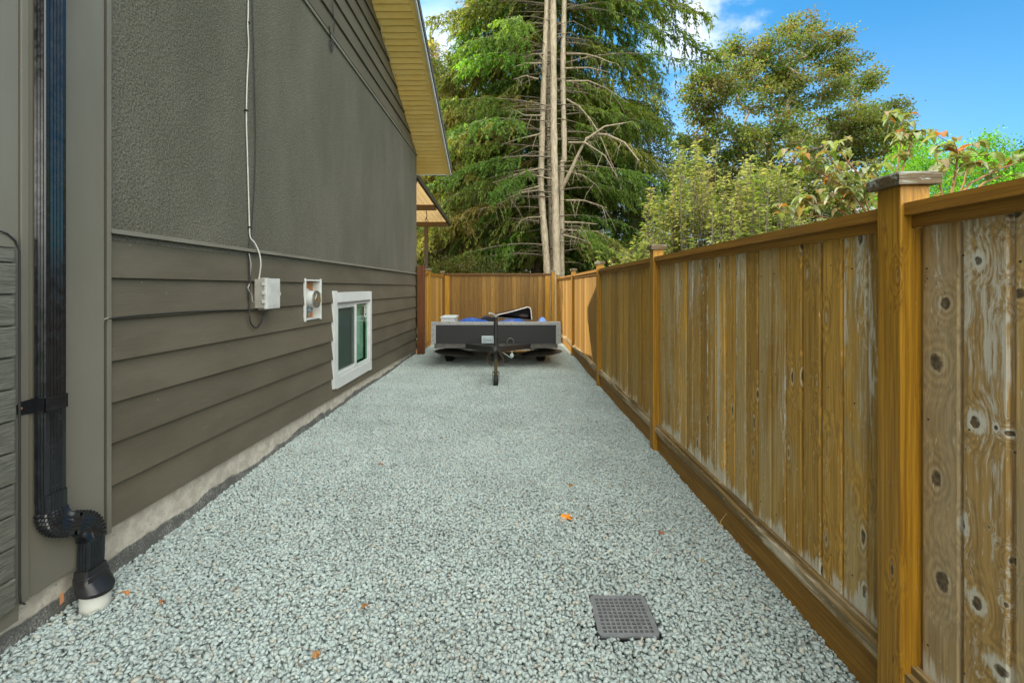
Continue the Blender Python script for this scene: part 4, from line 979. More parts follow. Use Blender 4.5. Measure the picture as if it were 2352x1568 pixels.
def scoop():
    o = empty('truck_box_liner', (.0, 8.9, .41), 0, 'open wedge shaped black box with a white rim leaning on the trailer load', 'box liner')
    # closed wedge: low on the left, high on the right, open to the front
    L, Rr, zl, zr, y0, y1 = -.34, .375, .885, 1.045, 8.80, 9.55
    def q(u, z, y): return (L+(Rr-L)*u, y, z)
    m = MB()
    m.add([q(0, .86, y0), q(1, .80, y0), q(1, .80, y1), q(0, .86, y1)], [(0, 1, 2, 3)])
    m.add([q(0, zl, y0), q(.90, zr, y0), q(.90, zr-.03, y1), q(0, zl, y1)], [(3, 2, 1, 0)])
    m.add([q(.90, zr, y0), q(.965, zr-.03, y0), q(1, .80, y0), q(1, .80, y1), q(.965, zr-.06, y1), q(.90, zr-.03, y1)], [(0, 1, 4, 5), (1, 2, 3, 4)])
    m.add([q(0, .86, y1), q(1, .80, y1), q(.965, zr-.06, y1), q(.90, zr-.03, y1), q(0, zl, y1)], [(0, 1, 2, 3, 4)])
    b = m.build('shell', BLACKP, o); sm = b.modifiers.new('thick', 'SOLIDIFY'); sm.thickness = .012
    m = MB(); m.tube([q(-.01, zl-.002, y0-.004), q(.45, (zl+zr)/2-.005, y0-.006), q(.89, zr+.004, y0-.006), q(.95, zr-.006, y0-.006), q(.975, zr-.04, y0-.006), q(1.005, .81, y0-.006)], .0095, 8); m.build('rim', plain('white_rim', (.62, .60, .54), .45), o, smooth=60)
    m = MB(); m.tube([q(.0, .855, y0-.004), q(.5, .828, y0-.006), q(.98, .803, y0-.006)], .008, 8); m.build('lower_rim', TRGREY, o, smooth=60)
    m = MB(); m.prism([(L+(Rr-L)*.80, .99), (L+(Rr-L)*.93, 1.012), (L+(Rr-L)*.94, .985), (L+(Rr-L)*.82, .955)], 1, y1-.030, y1-.014); m.build('red_reflector', plain('red_plastic', (.40, .02, .03), .3), o)
    m = MB(); m.prism([(L+(Rr-L)*.66, .86), (L+(Rr-L)*.74, .915), (L+(Rr-L)*.92, .895), (L+(Rr-L)*.90, .845)], 1, y0+.18, y0+.24); m.build('inner_bracket', plain('dark_red_brown', (.06, .03, .03), .5), o)
scoop()

# ------------------------------------------------------------------ fallen leaves on the gravel
def fallen():
    spec = [((1303, 1190), .050, (.80, .27, .015), 'bright orange fallen leaf on the gravel beyond the drain grate'),
            ((1520, 1225), .026, (.30, .10, .03), 'small rusty leaf on the gravel nearest the fence'),
            ((1310, 1115), .022, (.40, .18, .04), 'small tan leaf just beyond the bright orange leaf'),
            ((873, 1068), .030, (.26, .12, .05), 'brown fallen leaf in the middle distance of the gravel towards the house'),
            ((838, 1395), .026, (.34, .17, .06), 'tan curled leaf on the gravel left of the drain grate'),
            ((727, 1503), .024, (.36, .16, .04), 'brown leaf on the gravel at the bottom edge of the picture'),
            ((290, 1362), .026, (.40, .17, .05), 'orange brown leaf lying right of the white drain pipe'),
            ((372, 1385), .020, (.28, .13, .06), 'small brown leaf a little farther right of the white drain pipe'),
            ((2000-1, 1460), .020, (.45, .26, .05), None), ((1615, 1290), .018, (.45, .30, .08), 'tiny yellow leaf on the gravel between grate and fence')]
    for (px, py), r, c, lab in spec:
        if lab is None: continue
        r = r if r > .045 else r*.72; y = 1060*(CAMZ-.02)/(py-657); x = (px-1176)*y/1060; m = MB(); a0 = random.uniform(0, 6); k = 13; vs = [(0, 0, .006)]
        for i in range(k):
            a = 2*math.pi*i/k; rr = r*(1+.45*math.cos(5*a/1)+random.uniform(-.15, .15))*(.75 if i % 2 else 1)
            vs.append((rr*math.cos(a+a0), rr*math.sin(a+a0)*.8, .010*math.sin(2*a)+random.uniform(-.003, .006)))
        m.add([(x+v[0], y+v[1], .026+v[2]) for v in vs], [(0, i+1, (i+1) % k+1) for i in range(k)])
        ml = plain('dry_leaf', c, .6, var=.3, scale=60)
        o = m.build('fallen_leaf', ml); sm = o.modifiers.new('t', 'SOLIDIFY'); sm.thickness = .001; tag(o, lab, 'leaf', 'fallen leaves on the gravel')
fallen()
m = MB(); rr = random.Random(12)    # needle and twig litter blown in from the conifers
for i in range(420):
    y = 1.3+rr.random()**1.3*9; x = rr.uniform(-1.95, 1.25); a = rr.uniform(0, 6.28); l = rr.uniform(.006, .022)*(1.6 if rr.random() < .1 else 1); z = float(gravel_z(np.float64(x), np.float64(y)))+.019
    p = Vector((x, y, z)); d = Vector((math.cos(a), math.sin(a), rr.uniform(-.15, .25)))*l; m.tube([p-d, p+d*.1+Vector((0, 0, .002)), p+d], [.0011, .0015, .0008], 4, caps=False)
lit = m.build('needle_litter', bark_mat('dry_needles', (.26, .13, .05), (.12, .06, .03))); tag(lit, 'fine brown needle and twig litter scattered over the gravel', 'litter', kind='stuff')
m = MB(); c = Vector((1.235, 2.75, .0)); m.tube([c, c+Vector((.015, .01, .05)), c+Vector((.045, .0, .10))], [.0022, .0018, .001], 5)
tag(m.build('grass_stalk', plain('dry_straw', (.55, .42, .15), .7)), 'single dry grass stalk against the kickboard of the fence', 'grass stalk')
for (yy, zz, rot, l_) in ((2.25, .07, .3, .05),):
    m = MB(); m.add([(-1.99, 2.03, .09), (-1.985, 2.042, .105), (-1.978, 2.038, .06), (-1.985, 2.025, .05)], [(0, 1, 2), (0, 2, 3)])
    o = m.build('fallen_leaf', plain('dry_leaf_rust', (.30, .13, .05), .7)); o.modifiers.new('t', 'SOLIDIFY').thickness = .001
    tag(o, 'dry brown leaf caught between foundation and downspout adaptor', 'leaf', 'fallen leaves on the gravel')

# ------------------------------------------------------------------ vegetation helpers
def leaf_cloud(name, pos, dirs, nrm, ln, wd, col, mat, parent=None, fold=.25):
    """many small folded leaves: base, two sides, tip"""
    pos, dirs, nrm = (np.asarray(a, np.float32) for a in (pos, dirs, nrm)); n = len(pos)
    dirs = dirs/np.maximum(np.linalg.norm(dirs, axis=1), 1e-6)[:, None]
    side = np.cross(dirs, nrm); side /= np.maximum(np.linalg.norm(side, axis=1), 1e-6)[:, None]; up = np.cross(side, dirs)
    ln = np.broadcast_to(np.asarray(ln, np.float32), (n,))[:, None]; wd = np.broadcast_to(np.asarray(wd, np.float32), (n,))[:, None]
    v = np.stack([pos, pos+dirs*ln*.45+side*wd*.5+up*wd*fold, pos+dirs*ln-up*ln*.12, pos+dirs*ln*.45-side*wd*.5+up*wd*fold], 1).reshape(-1, 3)
    b = (np.arange(n)*4)[:, None]; f = np.concatenate([b+np.array([0, 1, 2]), b+np.array([0, 2, 3])], 1).ravel()
    me = big_mesh(name, v, f, 3); set_col(me, np.repeat(np.asarray(col, np.float32), 4, axis=0))
    o = link(name, me, mat); 
    if parent is not None: o.parent = parent; o.matrix_parent_inverse = Matrix.Translation(parent.location).inverted()
    return o
def unit(v): return v/np.maximum(np.linalg.norm(v, axis=-1, keepdims=True), 1e-6)
def palette(n, cols, wts, jit=.22, rs_=rng):
    c = np.array(cols)[rs_.choice(len(cols), n, p=np.array(wts)/sum(wts))]
    return c*rs_.uniform(1-jit, 1+jit, (n, 1))*rs_.uniform(.92, 1.08, (n, 3))
NEEDLE = leaf_mat('conifer_needles', .55, .55); LEAF = leaf_mat('broad_leaves', .48, .5); DOGLEAF = leaf_mat('dogwood_leaves', .35, .55)
BARKG = bark_mat('pale_smooth_bark', (.40, .34, .245), (.22, .175, .12)); BARKD = bark_mat('dark_bark', (.085, .055, .035), (.035, .022, .014))
BARKM = bark_mat('grey_brown_bark', (.20, .165, .115), (.08, .06, .04)); DEADW = bark_mat('bare_grey_branches', (.27, .225, .15), (.13, .10, .065))
def conifer(name, label, trunks, bark, zlo, zhi, Lf, nbr, bare, pal, twl=(.35, 1.2), tw_per_m=17, leaf=(.11, .030), per_m=26, seed=1, cam_skip=0, brk=BARKM, droop=.42, clear=None):
    rs_ = np.random.default_rng(seed); base = trunks[0][0][0]
    o = empty(name, (base[0], base[1], 0), 0, label, 'conifer', None)
    for pts, r0, r1 in trunks:
        P = [Vector(p) for p in pts]; out = []
        for i in range(len(P)-1):
            a, b, c, d = P[max(0, i-1)], P[i], P[i+1], P[min(len(P)-1, i+2)]
            for k in range(6):
                t = k/6; out.append(.5*((2*b)+(c-a)*t+(2*a-5*b+4*c-d)*t*t+(3*b-3*c+d-a)*t**3))
        out.append(P[-1]); n = len(out)
        m = MB(); m.tube(out, [r0+(r1-r0)*i/(n-1)+.012*math.sin(i*2.3) for i in range(n)], 14); m.build('trunk', bark, o, smooth=60)
    def at_z(pts, z):
        for a, b in zip(pts[:-1], pts[1:]):
            if a[2] <= z <= b[2]:
                t = (z-a[2])/(b[2]-a[2]); return np.array(a)+(np.array(b)-np.array(a))*t
        return np.array(pts[-1])
    br = MB(); TO, TD, TL, TC = [], [], [], []
    for i in range(nbr):
        z = zlo+(zhi-zlo)*(i+rs_.random())/nbr; az = rs_.uniform(0, 2*math.pi)
        d = np.array([math.cos(az), math.sin(az), 0]); toward = -d[1]
        if cam_skip and toward > .30 and rs_.random() < cam_skip: continue
        L = Lf(z, d)*rs_.uniform(.72, 1.08)
        tk = trunks[rs_.integers(len(trunks))][0]; p0 = at_z(tk, z); rise = rs_.uniform(.05, .28); dr = droop*rs_.uniform(.7, 1.3)
        bend = rs_.normal(0, .14); pd = np.array([-d[1], d[0], 0]); tt = np.linspace(0, 1, 9)
        path = p0+np.outer(tt, d*L)+np.outer(tt**2, pd*bend*L)+np.outer(rise*L*tt-dr*L*tt**2.0, [0, 0, 1])
        br.tube([tuple(q) for q in path], [.021*L/4*(1-.85*t)+.004 for t in tt], 4, caps=False)
        nt = int(L*(1-bare)*tw_per_m*rs_.uniform(.7, 1.3)); 
        if nt < 2: continue
        ts = bare+(1-bare)*rs_.random(nt)**.85
        q = p0+np.outer(ts, d*L)+np.outer(ts**2, pd*bend*L)+np.outer(rise*L*ts-dr*L*ts**2.0, [0, 0, 1])
        sgn = np.where(rs_.random(nt) < .5, -1, 1); a = rs_.uniform(.5, 1.25, nt)
        td = d[None]*np.cos(a)[:, None]+pd[None]*(np.sin(a)*sgn)[:, None]; td[:, 2] = rs_.uniform(-1.15, .12, nt)
        TO.append(q); TD.append(unit(td)); TL.append(rs_.uniform(*twl, nt)*(1.1-.55*ts)); cc = palette(1, *pal, jit=.3, rs_=rs_)
        TC.append(cc*np.ones((nt, 1))*rs_.uniform(.75, 1.3, (nt, 1)))
    br.build('branches', brk, o)
    TO, TD, TL, TC = np.concatenate(TO), np.concatenate(TD), np.concatenate(TL), np.concatenate(TC)
    cnt = np.maximum(4, (TL*per_m).astype(int)); idx = np.repeat(np.arange(len(TO)), cnt); n = len(idx)
    s_ = rs_.random(n); l = TL[idx]
    pos = TO[idx]+TD[idx]*(l*s_)[:, None]; pos[:, 2] -= .42*l*s_**2; pos += rs_.normal(0, .018, (n, 3))
    tang = TD[idx].copy(); tang[:, 2] -= .84*s_; tang = unit(tang)
    lat = unit(rs_.normal(size=(n, 3))); dirs = unit(tang+lat*rs_.uniform(.3, .95, (n, 1))+np.array([0, 0, -.25])); nr = unit(rs_.normal(size=(n, 3))+np.array([0, -.2, .7]))
    col = TC[idx]*rs_.uniform(.75, 1.25, (n, 1))
    if clear:                  # the front of the stems has long lost its boughs
        k = ~((pos[:, 0] > clear[0]-.0-rs_.uniform(0, .4, n)-.10*(base[1]-pos[:, 1])) & (pos[:, 0] < clear[1]+rs_.uniform(0, .5, n)) & (pos[:, 1] < base[1]+.45))
        pos, dirs, nr, col = pos[k], dirs[k], nr[k], col[k]; n = len(pos)
    tip = rs_.random(n) < .10; col[tip] = col[tip]*.4+np.array([.10, .085, .025])*.6
    leaf_cloud('foliage', pos, dirs, nr, leaf[0]*rs_.uniform(.6, 1.35, n), leaf[1]*rs_.uniform(.7, 1.4, n), col, NEEDLE, o)
    return o
D = 18.0
TP = lambda px, py, d=D: ((px-1176)*d/1060, d, CAMZ+(657-py)*d/1060)
def Lbig(z, d):
    s_ = d[0]
    right = 5.9 if z > 8.5 else (4.6 if z > 4 else 3.4)
    left = 5.0 if z < 11 else 4.3
    back = 4.0
    return (right*s_*s_+back*(1-s_*s_)) if s_ > 0 else (left*s_*s_+back*(1-s_*s_))
GREENS = ([(0.102, 0.174, 0.030), (0.158, 0.227, 0.041), (0.232, 0.265, 0.062), (0.252, 0.204, 0.062), (0.117, 0.227, 0.028)], [3, 3, 2.2, .6, 1.6])
OLIVE = ([(.33, .31, .070), (.25, .26, .055), (.145, .185, .036), (.34, .23, .075)], [3, 3, 2, .6])
DARKG = ([(0.061, 0.101, 0.019), (0.081, 0.128, 0.024), (0.121, 0.169, 0.031)], [3, 3, 1.2])
big = conifer('conifer_tree', 'tall conifer with several pale smooth trunks and drooping boughs behind the far fence',
    [([(1.36, D, -.1), TP(1257, 627), TP(1243.5, 448), TP(1243.5, 374), TP(1250, 166), TP(1256, 0), TP(1258, -250)], .150, .085),
     ([(1.78, D-.15, -.1), TP(1279, 627, D-.15), TP(1274.6, 415, D-.15), TP(1272, 291, D-.15), TP(1271, 0, D-.15), TP(1270, -250, D-.15)], .160, .105),
     ([(1.97, D+.1, -.1), TP(1290, 627, D+.1), TP(1290, 394, D+.1), TP(1296, 355, D+.1), TP(1292.5, 166, D+.1), TP(1296, 0, D+.1), TP(1299, -250, D+.1)], .115, .095),
     ([(1.62, D+.5, -.1), TP(1270, 627, D+.5), TP(1262, 400, D+.5), TP(1260, 250, D+.5), TP(1262, 0, D+.5), TP(1262, -200, D+.5)], .110, .07)],
    BARKG, 2.6, 17.0, Lbig, 520, .24, GREENS, seed=4, cam_skip=.97, clear=(1.05, 2.25), per_m=34, leaf=(.15, .042))
def dead_branches():
    m = MB(); c6 = lambda x, y: ((1250+x/1.844)*.7656, y/1.844*.7656)
    specs = [[(800, 1050), (860, 930), (900, 840), (940, 770), (1040, 700), (1160, 680)], [(935, 772), (1000, 745), (1050, 745), (1150, 790), (1230, 890)], [(830, 450), (950, 448), (1050, 490), (1170, 570)],
             [(830, 550), (900, 590), (960, 660), (1010, 740), (1060, 860), (1100, 950)], [(680, 1050), (580, 1065), (530, 1085), (490, 1110)], [(750, 992), (600, 960), (530, 965), (450, 990), (380, 1030), (320, 1070)],
             [(690, 930), (600, 950), (500, 985), (420, 1010)], [(680, 1030), (560, 1060), (500, 1080)], [(820, 380), (950, 375), (1060, 400)], [(830, 300), (930, 300), (1010, 320), (1080, 350)], [(690, 640), (600, 640), (520, 600)],
             [(690, 740), (560, 770), (470, 800)], [(840, 790), (930, 790), (1040, 860), (1110, 980)], [(830, 950), (920, 970), (990, 1020)], [(830, 1110), (930, 1110), (1050, 1150)], [(810, 1230), (900, 1230), (1000, 1240)], [(810, 1272), (920, 1276), (1040, 1282)], [(810, 1300), (880, 1315), (950, 1340)],
             [(690, 350), (600, 352), (540, 370)], [(700, 300), (640, 300), (590, 320)], [(670, 440), (600, 420), (540, 440)], [(690, 1200), (610, 1205), (560, 1230)], [(270, 1170), (330, 1165), (420, 1140), (500, 1110)]]
    for k, s_ in enumerate(specs):
        P = []; n = len(s_); dd = D-.2-random.uniform(.0, .3)
        for i, (x, y) in enumerate(s_):
            px, py = c6(x, y); P.append(Vector(TP(px, py, dd-(i/n)*random.uniform(.2, 1.2))))
        r0 = (.075 if k in (0, 1) else .042)*random.uniform(.8, 1.1)
        m.tube(P, [r0*(1-.7*i/(n-1)) for i in range(n)], 6)
        for i in range(1, n):       # thin hanging side twigs
            for _ in range(3):
                t = random.random(); a = P[i-1].lerp(P[i], t); dv = Vector((random.uniform(-.5, .7), random.uniform(-.4, .4), random.uniform(-.9, .15))); l = random.uniform(.3, 1.3)
                b = a+dv*l*.5; c = b+Vector((dv.x*.4, dv.y*.4, -.5))*l*.6; m.tube([a, b, c], [.013, .009, .004], 4, caps=False)
    rs_ = random.Random(3)
    for i in range(16):             # short bare snags round the trunks
        z = rs_.uniform(2.2, 13); x = 1.55+rs_.uniform(-.4, .4); s_ = rs_.choice((-1, 1)); l = rs_.uniform(.4, 2.2)
        a = Vector((x, D-rs_.uniform(-.1, .1), z)); b = a+Vector((s_*l*.5, rs_.uniform(-.4, .3), rs_.uniform(-.05, .15))); c = b+Vector((s_*l*.5, rs_.uniform(-.3, .3), -rs_.uniform(.05, .6)*l*.5))
        m.tube([a, b, c], [.017, .011, .005], 4, caps=False)
    ob = m.build('bare_branches', DEADW, big, smooth=60)
dead_branches()
Rn = lambda r, top: (lambda z, d: r*max(.25, 1-(z/top)**2*.75))
conifer('conifer_tree', 'olive conifer with hanging sprays beyond the patio cover and left fence', [([(-3.9, 21.5, -.1), (-3.8, 21.5, 6), (-3.7, 21.5, 13)], .22, .06)], BARKD, .8, 12.5, Rn(4.6, 17), 230, .12, OLIVE, seed=9, per_m=24, leaf=(.13, .038), droop=.55, twl=(.5, 1.3))
conifer('conifer_tree', 'dark trunked conifer just left of the pale trunks behind the far fence', [([(1.15, 20.2, -.1), (1.05, 20.2, 6), (.75, 20.2, 14)], .17, .07)], BARKD, .8, 14, Rn(5.2, 20), 200, .22, ([(.070, .085, .020), (.10, .105, .026), (.045, .06, .015), (.13, .10, .035)], [3, 2, 2, .6]), seed=12, cam_skip=1.0, clear=(.85, 2.4), per_m=22, leaf=(.13, .038), twl=(.4, 1.2), brk=BARKD)
conifer('conifer_tree', 'dark dense conifer right of the pale trunks behind the leafy shrubs', [([(5.0, 22.5, -.1), (5.0, 22.5, 6), (4.9, 22.5, 11.5)], .2, .06)], BARKD, .8, 11.5, Rn(4.0, 15), 170, .15, DARKG, seed=15, per_m=22, leaf=(.14, .040), twl=(.5, 1.2), brk=BARKD)
conifer('conifer_tree', 'far conifer filling the gap at the left of the tree belt', [([(-6.5, 29, -.1), (-6.5, 29, 16)], .25, .05)], BARKD, 1, 13, Rn(5, 18), 120, .1, OLIVE, seed=17, per_m=16, leaf=(.20, .06), twl=(.7, 1.5))
conifer('conifer_tree', 'far conifer behind the pale trunks, mostly hidden', [([(1.5, 31, -.1), (1.5, 31, 20)], .25, .05)], BARKD, 1, 15, Rn(6.5, 24), 150, .1, DARKG, seed=19, per_m=16, leaf=(.20, .06), twl=(.7, 1.6))

def grow(root, clumps, step=.45, fork=None, rs_=None):
    """join leaf clumps to a trunk: every clump reaches back to the nearest limb; returns nodes, parents"""
    nodes = [np.array(p, float) for p in root]; par = [i-1 for i in range(len(root))]
    lo = fork if fork is not None else 0
    order = np.argsort([np.linalg.norm(c-nodes[-1]) for c in clumps])
    for i in order:
        c = clumps[i]; A = np.array(nodes[lo:]); v = c-A; dist = np.linalg.norm(v, axis=1)
        cost = dist*(1+.55*np.clip(-v[:, 2]/np.maximum(dist, .01), 0, 1))+.10*np.linalg.norm(A-nodes[len(root)-1], axis=1)
        j = int(np.argmin(cost))+lo; a = nodes[j]; L = np.linalg.norm(c-a); k = max(1, int(L/step)); p = j
        sag = rs_.uniform(.02, .14)*L; off = rs_.normal(0, .06*L, 3)
        for t in range(1, k+1):
            u = t/k; q = a+(c-a)*u+np.array([0, 0, -1])*sag*math.sin(math.pi*u)*.7+off*math.sin(math.pi*u)
            nodes.append(q); par.append(p); p = len(nodes)-1
    return nodes, par
def limbs(name, nodes, par, rtip, power, mat, parent, rmax=9, sides=6):
    n = len(nodes); cnt = np.zeros(n); ch = np.zeros(n)
    for i in range(n):
        if par[i] >= 0: ch[par[i]] += 1
    cnt[ch == 0] = 1
    for i in range(n-1, 0, -1): cnt[par[i]] += cnt[i]
    rad = np.minimum(rtip*cnt**power, rmax); m = MB()
    for i in range(1, n):
        m.tube([nodes[par[i]], nodes[i]], [float(rad[par[i]] if cnt[par[i]] < 1.6*cnt[i] else rad[i]*1.12), float(rad[i])], sides if rad[i] > .02 else 4, caps=False)
    return m.build(name, mat, parent, smooth=70)
def lobes_to_clumps(lobes, spacing, rs_, flat=.85):
    out = []
    for (x, y, z, r) in lobes:
        n = int(4.2*(r/spacing)**2)+2
        d = unit(rs_.normal(size=(n, 3))); rr = r*(.35+.65*rs_.random(n)**.55)
        out.append(np.array([x, y, z])+d*rr[:, None]*np.array([1, 1, flat]))
    return np.concatenate(out)
def clump_leaves(cl, per, spread, rs_, flat=.55):
    n = len(cl)*per; idx = np.repeat(np.arange(len(cl)), per)
    pos = cl[idx]+rs_.normal(size=(n, 3))*spread*np.array([1, 1, flat]); return idx, pos
# maple
rm = np.random.default_rng(21); MD = 22.0
mp = lambda x, y, r, dy=0: ((x-1176)*(MD+dy)/1060, MD+dy, CAMZ+(657-y)*(MD+dy)/1060, r*MD/1060)
lob = [mp(1815, 108, 66), mp(1900, 118, 38), mp(1660, 165, 62, -.8), mp(1755, 205, 80, .5), mp(1870, 200, 64, -1), mp(1962, 275, 58), mp(2035, 272, 44, -.5), mp(1900, 320, 78, 1), mp(1780, 330, 88, -1.5),
       mp(1650, 330, 78, .3), mp(1990, 345, 55, 1), mp(1612, 262, 38), mp(1700, 420, 82), mp(1850, 420, 70, -1.2), mp(1620, 420, 60, 1), mp(1760, 500, 100, 1), mp(1900, 480, 70, .5), mp(1690, 100, 26, .5), mp(1935, 80, 22, -.5), mp(1960, 195, 50, .8), mp(2005, 300, 62, -.8), mp(1935, 150, 40, -.4), mp(1720, 140, 48, .6), mp(1620, 210, 50, -.7), mp(1840, 60, 30), mp(1580, 345, 42, .6), mp(1565, 410, 50, -.4), mp(2048, 335, 46, .8), mp(1965, 425, 66, -.6), mp(1800, 440, 80, .2), mp(1680, 480, 80, -.5)]
cl = lobes_to_clumps(lob, .48, rm, .8)
mo = empty('maple_tree', (12.2, MD, 0), 0, 'broad olive maple with rusty tinted leaves standing against the blue sky', 'tree')
x0 = (1765-1176)*MD/1060
nodes, par = grow([(x0-.1, MD, -.1), (x0, MD, 2.5), (x0, MD, 5), (x0+.05, MD, 6.6), (x0, MD, 7.6), (x0, MD, 8.4)], cl, .5, 3, rm)
limbs('trunk', nodes, par, .016, .42, bark_mat('maple_bark', (.36, .31, .23), (.18, .14, .10)), mo, .26)
idx, pos = clump_leaves(cl, 88, .26, rm, .5); n = len(pos)
ct = palette(len(cl), [(.135, .185, .045), (.180, .210, .060), (.190, .180, .065), (.090, .150, .032)], [3, 3, 1.6, 2], rs_=rm)
col = ct[idx]*rm.uniform(.7, 1.3, (n, 1)); k = rm.random(n) < .05; col[k] = np.array([.23, .125, .045])*rm.uniform(.7, 1.2, (k.sum(), 1))
leaf_cloud('foliage', pos, unit(rm.normal(size=(n, 3))+np.array([0, 0, -.5])), unit(rm.normal(size=(n, 3))*.7+np.array([0, 0, 1])), .125*rm.uniform(.7, 1.3, n), .095*rm.uniform(.7, 1.3, n), col, LEAF, mo)
# bright sunlit bushy trees, far right
def bushy(name, label, base, lobes, spacing, per, spread, lf, cols, wts, seed, bark=BARKM, cat='tree', flat=.8):
    r_ = np.random.default_rng(seed); c = lobes_to_clumps(lobes, spacing, r_, flat); o = empty(name, (base[0], base[1], 0), 0, label, cat)
    zmid = np.mean([l[2] for l in lobes]); nd, pr = grow([(base[0], base[1], -.1), (base[0], base[1], zmid*.3), (base[0]+.05, base[1], zmid*.6)], c, .5, 1, r_)
    limbs('trunk', nd, pr, .010, .42, bark, o, .16, 5)
    i_, p = clump_leaves(c, per, spread, r_, .7); n = len(p); q = palette(len(c), cols, wts, rs_=r_)[i_]*r_.uniform(.7, 1.3, (n, 1))
    leaf_cloud('foliage', p, unit(r_.normal(size=(n, 3))+np.array([0, 0, -.3])), unit(r_.normal(size=(n, 3))*.8+np.array([0, 0, .9])), lf[0]*r_.uniform(.7, 1.3, n), lf[1]*r_.uniform(.7, 1.3, n), q, LEAF, o)
    return o
BR = ([(0.158, 0.390, 0.026), (0.225, 0.465, 0.036), (0.105, 0.285, 0.024)], [3, 2, 2]); BD = 15.0
bp = lambda x, y, r, dy=0, D_=BD: ((x-1176)*(D_+dy)/1060, D_+dy, CAMZ+(657-y)*(D_+dy)/1060, r*D_/1060)
bushy('bright_green_tree', 'bright lime green bushy tree rising right of the amber post', (14.2, BD), [bp(2120, 365, 55), bp(2085, 400, 50, -.5), bp(2170, 400, 60, .5), bp(2130, 470, 90), bp(2110, 330, 22), bp(2060, 450, 50)], .42, 110, .22, (.085, .055), *BR, 31)
bushy('bright_green_tree', 'bright lime green bushy tree at the right edge with a pointed top', (16.6, BD+1), [bp(2262, 350, 42, 1), bp(2258, 318, 14, 1), bp(2310, 380, 55, 1), bp(2230, 400, 60, 1), bp(2300, 460, 95, 1), bp(2380, 420, 80, 1)], .42, 110, .22, (.085, .055), *BR, 32)
bushy('bright_green_tree', 'darker green tree just entering at the right picture edge', (19.5, BD+3), [bp(2375, 345, 40, 3), bp(2420, 400, 90, 3)], .5, 110, .25, (.10, .065), [(.06, .13, .02), (.09, .18, .025)], [2, 1], 33)
# low bushes behind the far fence
for i, (x, y, r, lab) in enumerate(((-5.2, 18.5, 1.7, 'yellow olive bush glimpsed under the patio cover'), (-1.6, 17.2, 1.6, 'yellow olive bush low behind the far fence, left of the trunks'), (3.7, 18.8, 1.6, 'dark green bush low behind the far fence, right of the trunks'))):
    bushy('bush', lab, (x, y), [(x, y, 1.5, r), (x-.9, y+.3, 1.1, r*.8), (x+.9, y-.2, 1.2, r*.8)], .42, 120, .22, (.10, .05), [(.10, .105, .026), (.06, .085, .018)] if i < 2 else [(.03, .06, .012), (.05, .085, .018)], [2, 1], 40+i, cat='bush')
# pear shrubs just behind the right fence: upright leafy whips
def whip_shrub(name, label, specs, seed, cols, wts, leaf=(.092, .036)):
    r_ = np.random.default_rng(seed); cx = np.mean([s_[0] for s_ in specs]); cy = np.mean([s_[1] for s_ in specs])
    o = empty(name, (cx, cy, 0), 0, label, 'shrub'); st = MB(); P, Dd, Nn, Cc = [], [], [], []
    hub = np.array([cx, cy, .55]); st.tube([(cx, cy, -.05), tuple(hub)], [.07, .05], 8)
    for (x, y, z0, z1, lean) in specs:
        a = np.array([x, y, z0]); b = np.array([x+lean+r_.normal(0, .06), y+r_.normal(0, .1), z1]); mid = (a+b)/2+np.array([r_.normal(0, .05), r_.normal(0, .05), 0])
        st.tube([tuple(hub), tuple((hub+a)/2-np.array([0, 0, .1])), tuple(a), tuple(mid), tuple(b)], [.022, .016, .012, .008, .003], 5, caps=False)
        L = np.linalg.norm(b-a); n = int(L/.022); t = np.sort(r_.random(n)); p = np.where(t[:, None] < .5, a+(mid-a)*t[:, None]*2, mid+(b-mid)*(t[:, None]-.5)*2)
        az = r_.uniform(0, 2*math.pi, n); d = np.stack([np.cos(az), np.sin(az), r_.uniform(-.25, .75, n)], 1)
        j = r_.random(n)*(1-t)*.22; p = p+np.stack([np.cos(az)*j, np.sin(az)*j, j*0], 1)
        P.append(p); Dd.append(unit(d)); Nn.append(unit(np.stack([-np.cos(az)*.4, -np.sin(az)*.4, np.ones(n)], 1)+r_.normal(0, .25, (n, 3)))); Cc.append(palette(1, cols, wts, rs_=r_)*np.ones((n, 1))*r_.uniform(.75, 1.3, (n, 1)))
    st.build('stems', BARKM, o, smooth=60)
    P, Dd, Nn, Cc = map(np.concatenate, (P, Dd, Nn, Cc)); n = len(P)
    leaf_cloud('foliage', P, Dd, Nn, leaf[0]*r_.uniform(.7, 1.3, n), leaf[1]*r_.uniform(.75, 1.25, n), Cc, LEAF, o, .35)
PC = ([(.19, .225, .105), (.26, .275, .155), (.135, .185, .060), (.09, .145, .035)], [3, 2.4, 2, 1.6])
def whips(pxs, yd, seed, n):
    r_ = np.random.default_rng(seed); out = []
    for _ in range(n):
        k = r_.integers(len(pxs)); px, ptop, sd = pxs[k]; y = yd+r_.uniform(-.7, .7); x = (px+r_.normal(0, sd)-1176)*y/1060
        zt = CAMZ+(657-(ptop+abs(r_.normal(0, 28))+ (60*r_.random() if r_.random() < .5 else 0)))*y/1060; z0 = r_.uniform(1.0, max(1.2, zt-1.3)); out.append((x, y, z0, zt, r_.normal(0, .12)))
    return out
whip_shrub('pear_shrub', 'tall light olive leafy shrub with upright shoots in the middle behind the fence', whips([(1585, 320, 20), (1650, 380, 30), (1540, 430, 28), (1600, 460, 50), (1690, 440, 30), (1740, 370, 14), (1560, 560, 50)], 8.8, 3, 210), 51, *PC)
whip_shrub('pear_shrub', 'low pale leafy shrub at the fence just right of the dark conifer', whips([(1465, 540, 20), (1520, 530, 26), (1580, 560, 40), (1440, 585, 14), (1500, 575, 40)], 9.6, 5, 170), 52, *PC)
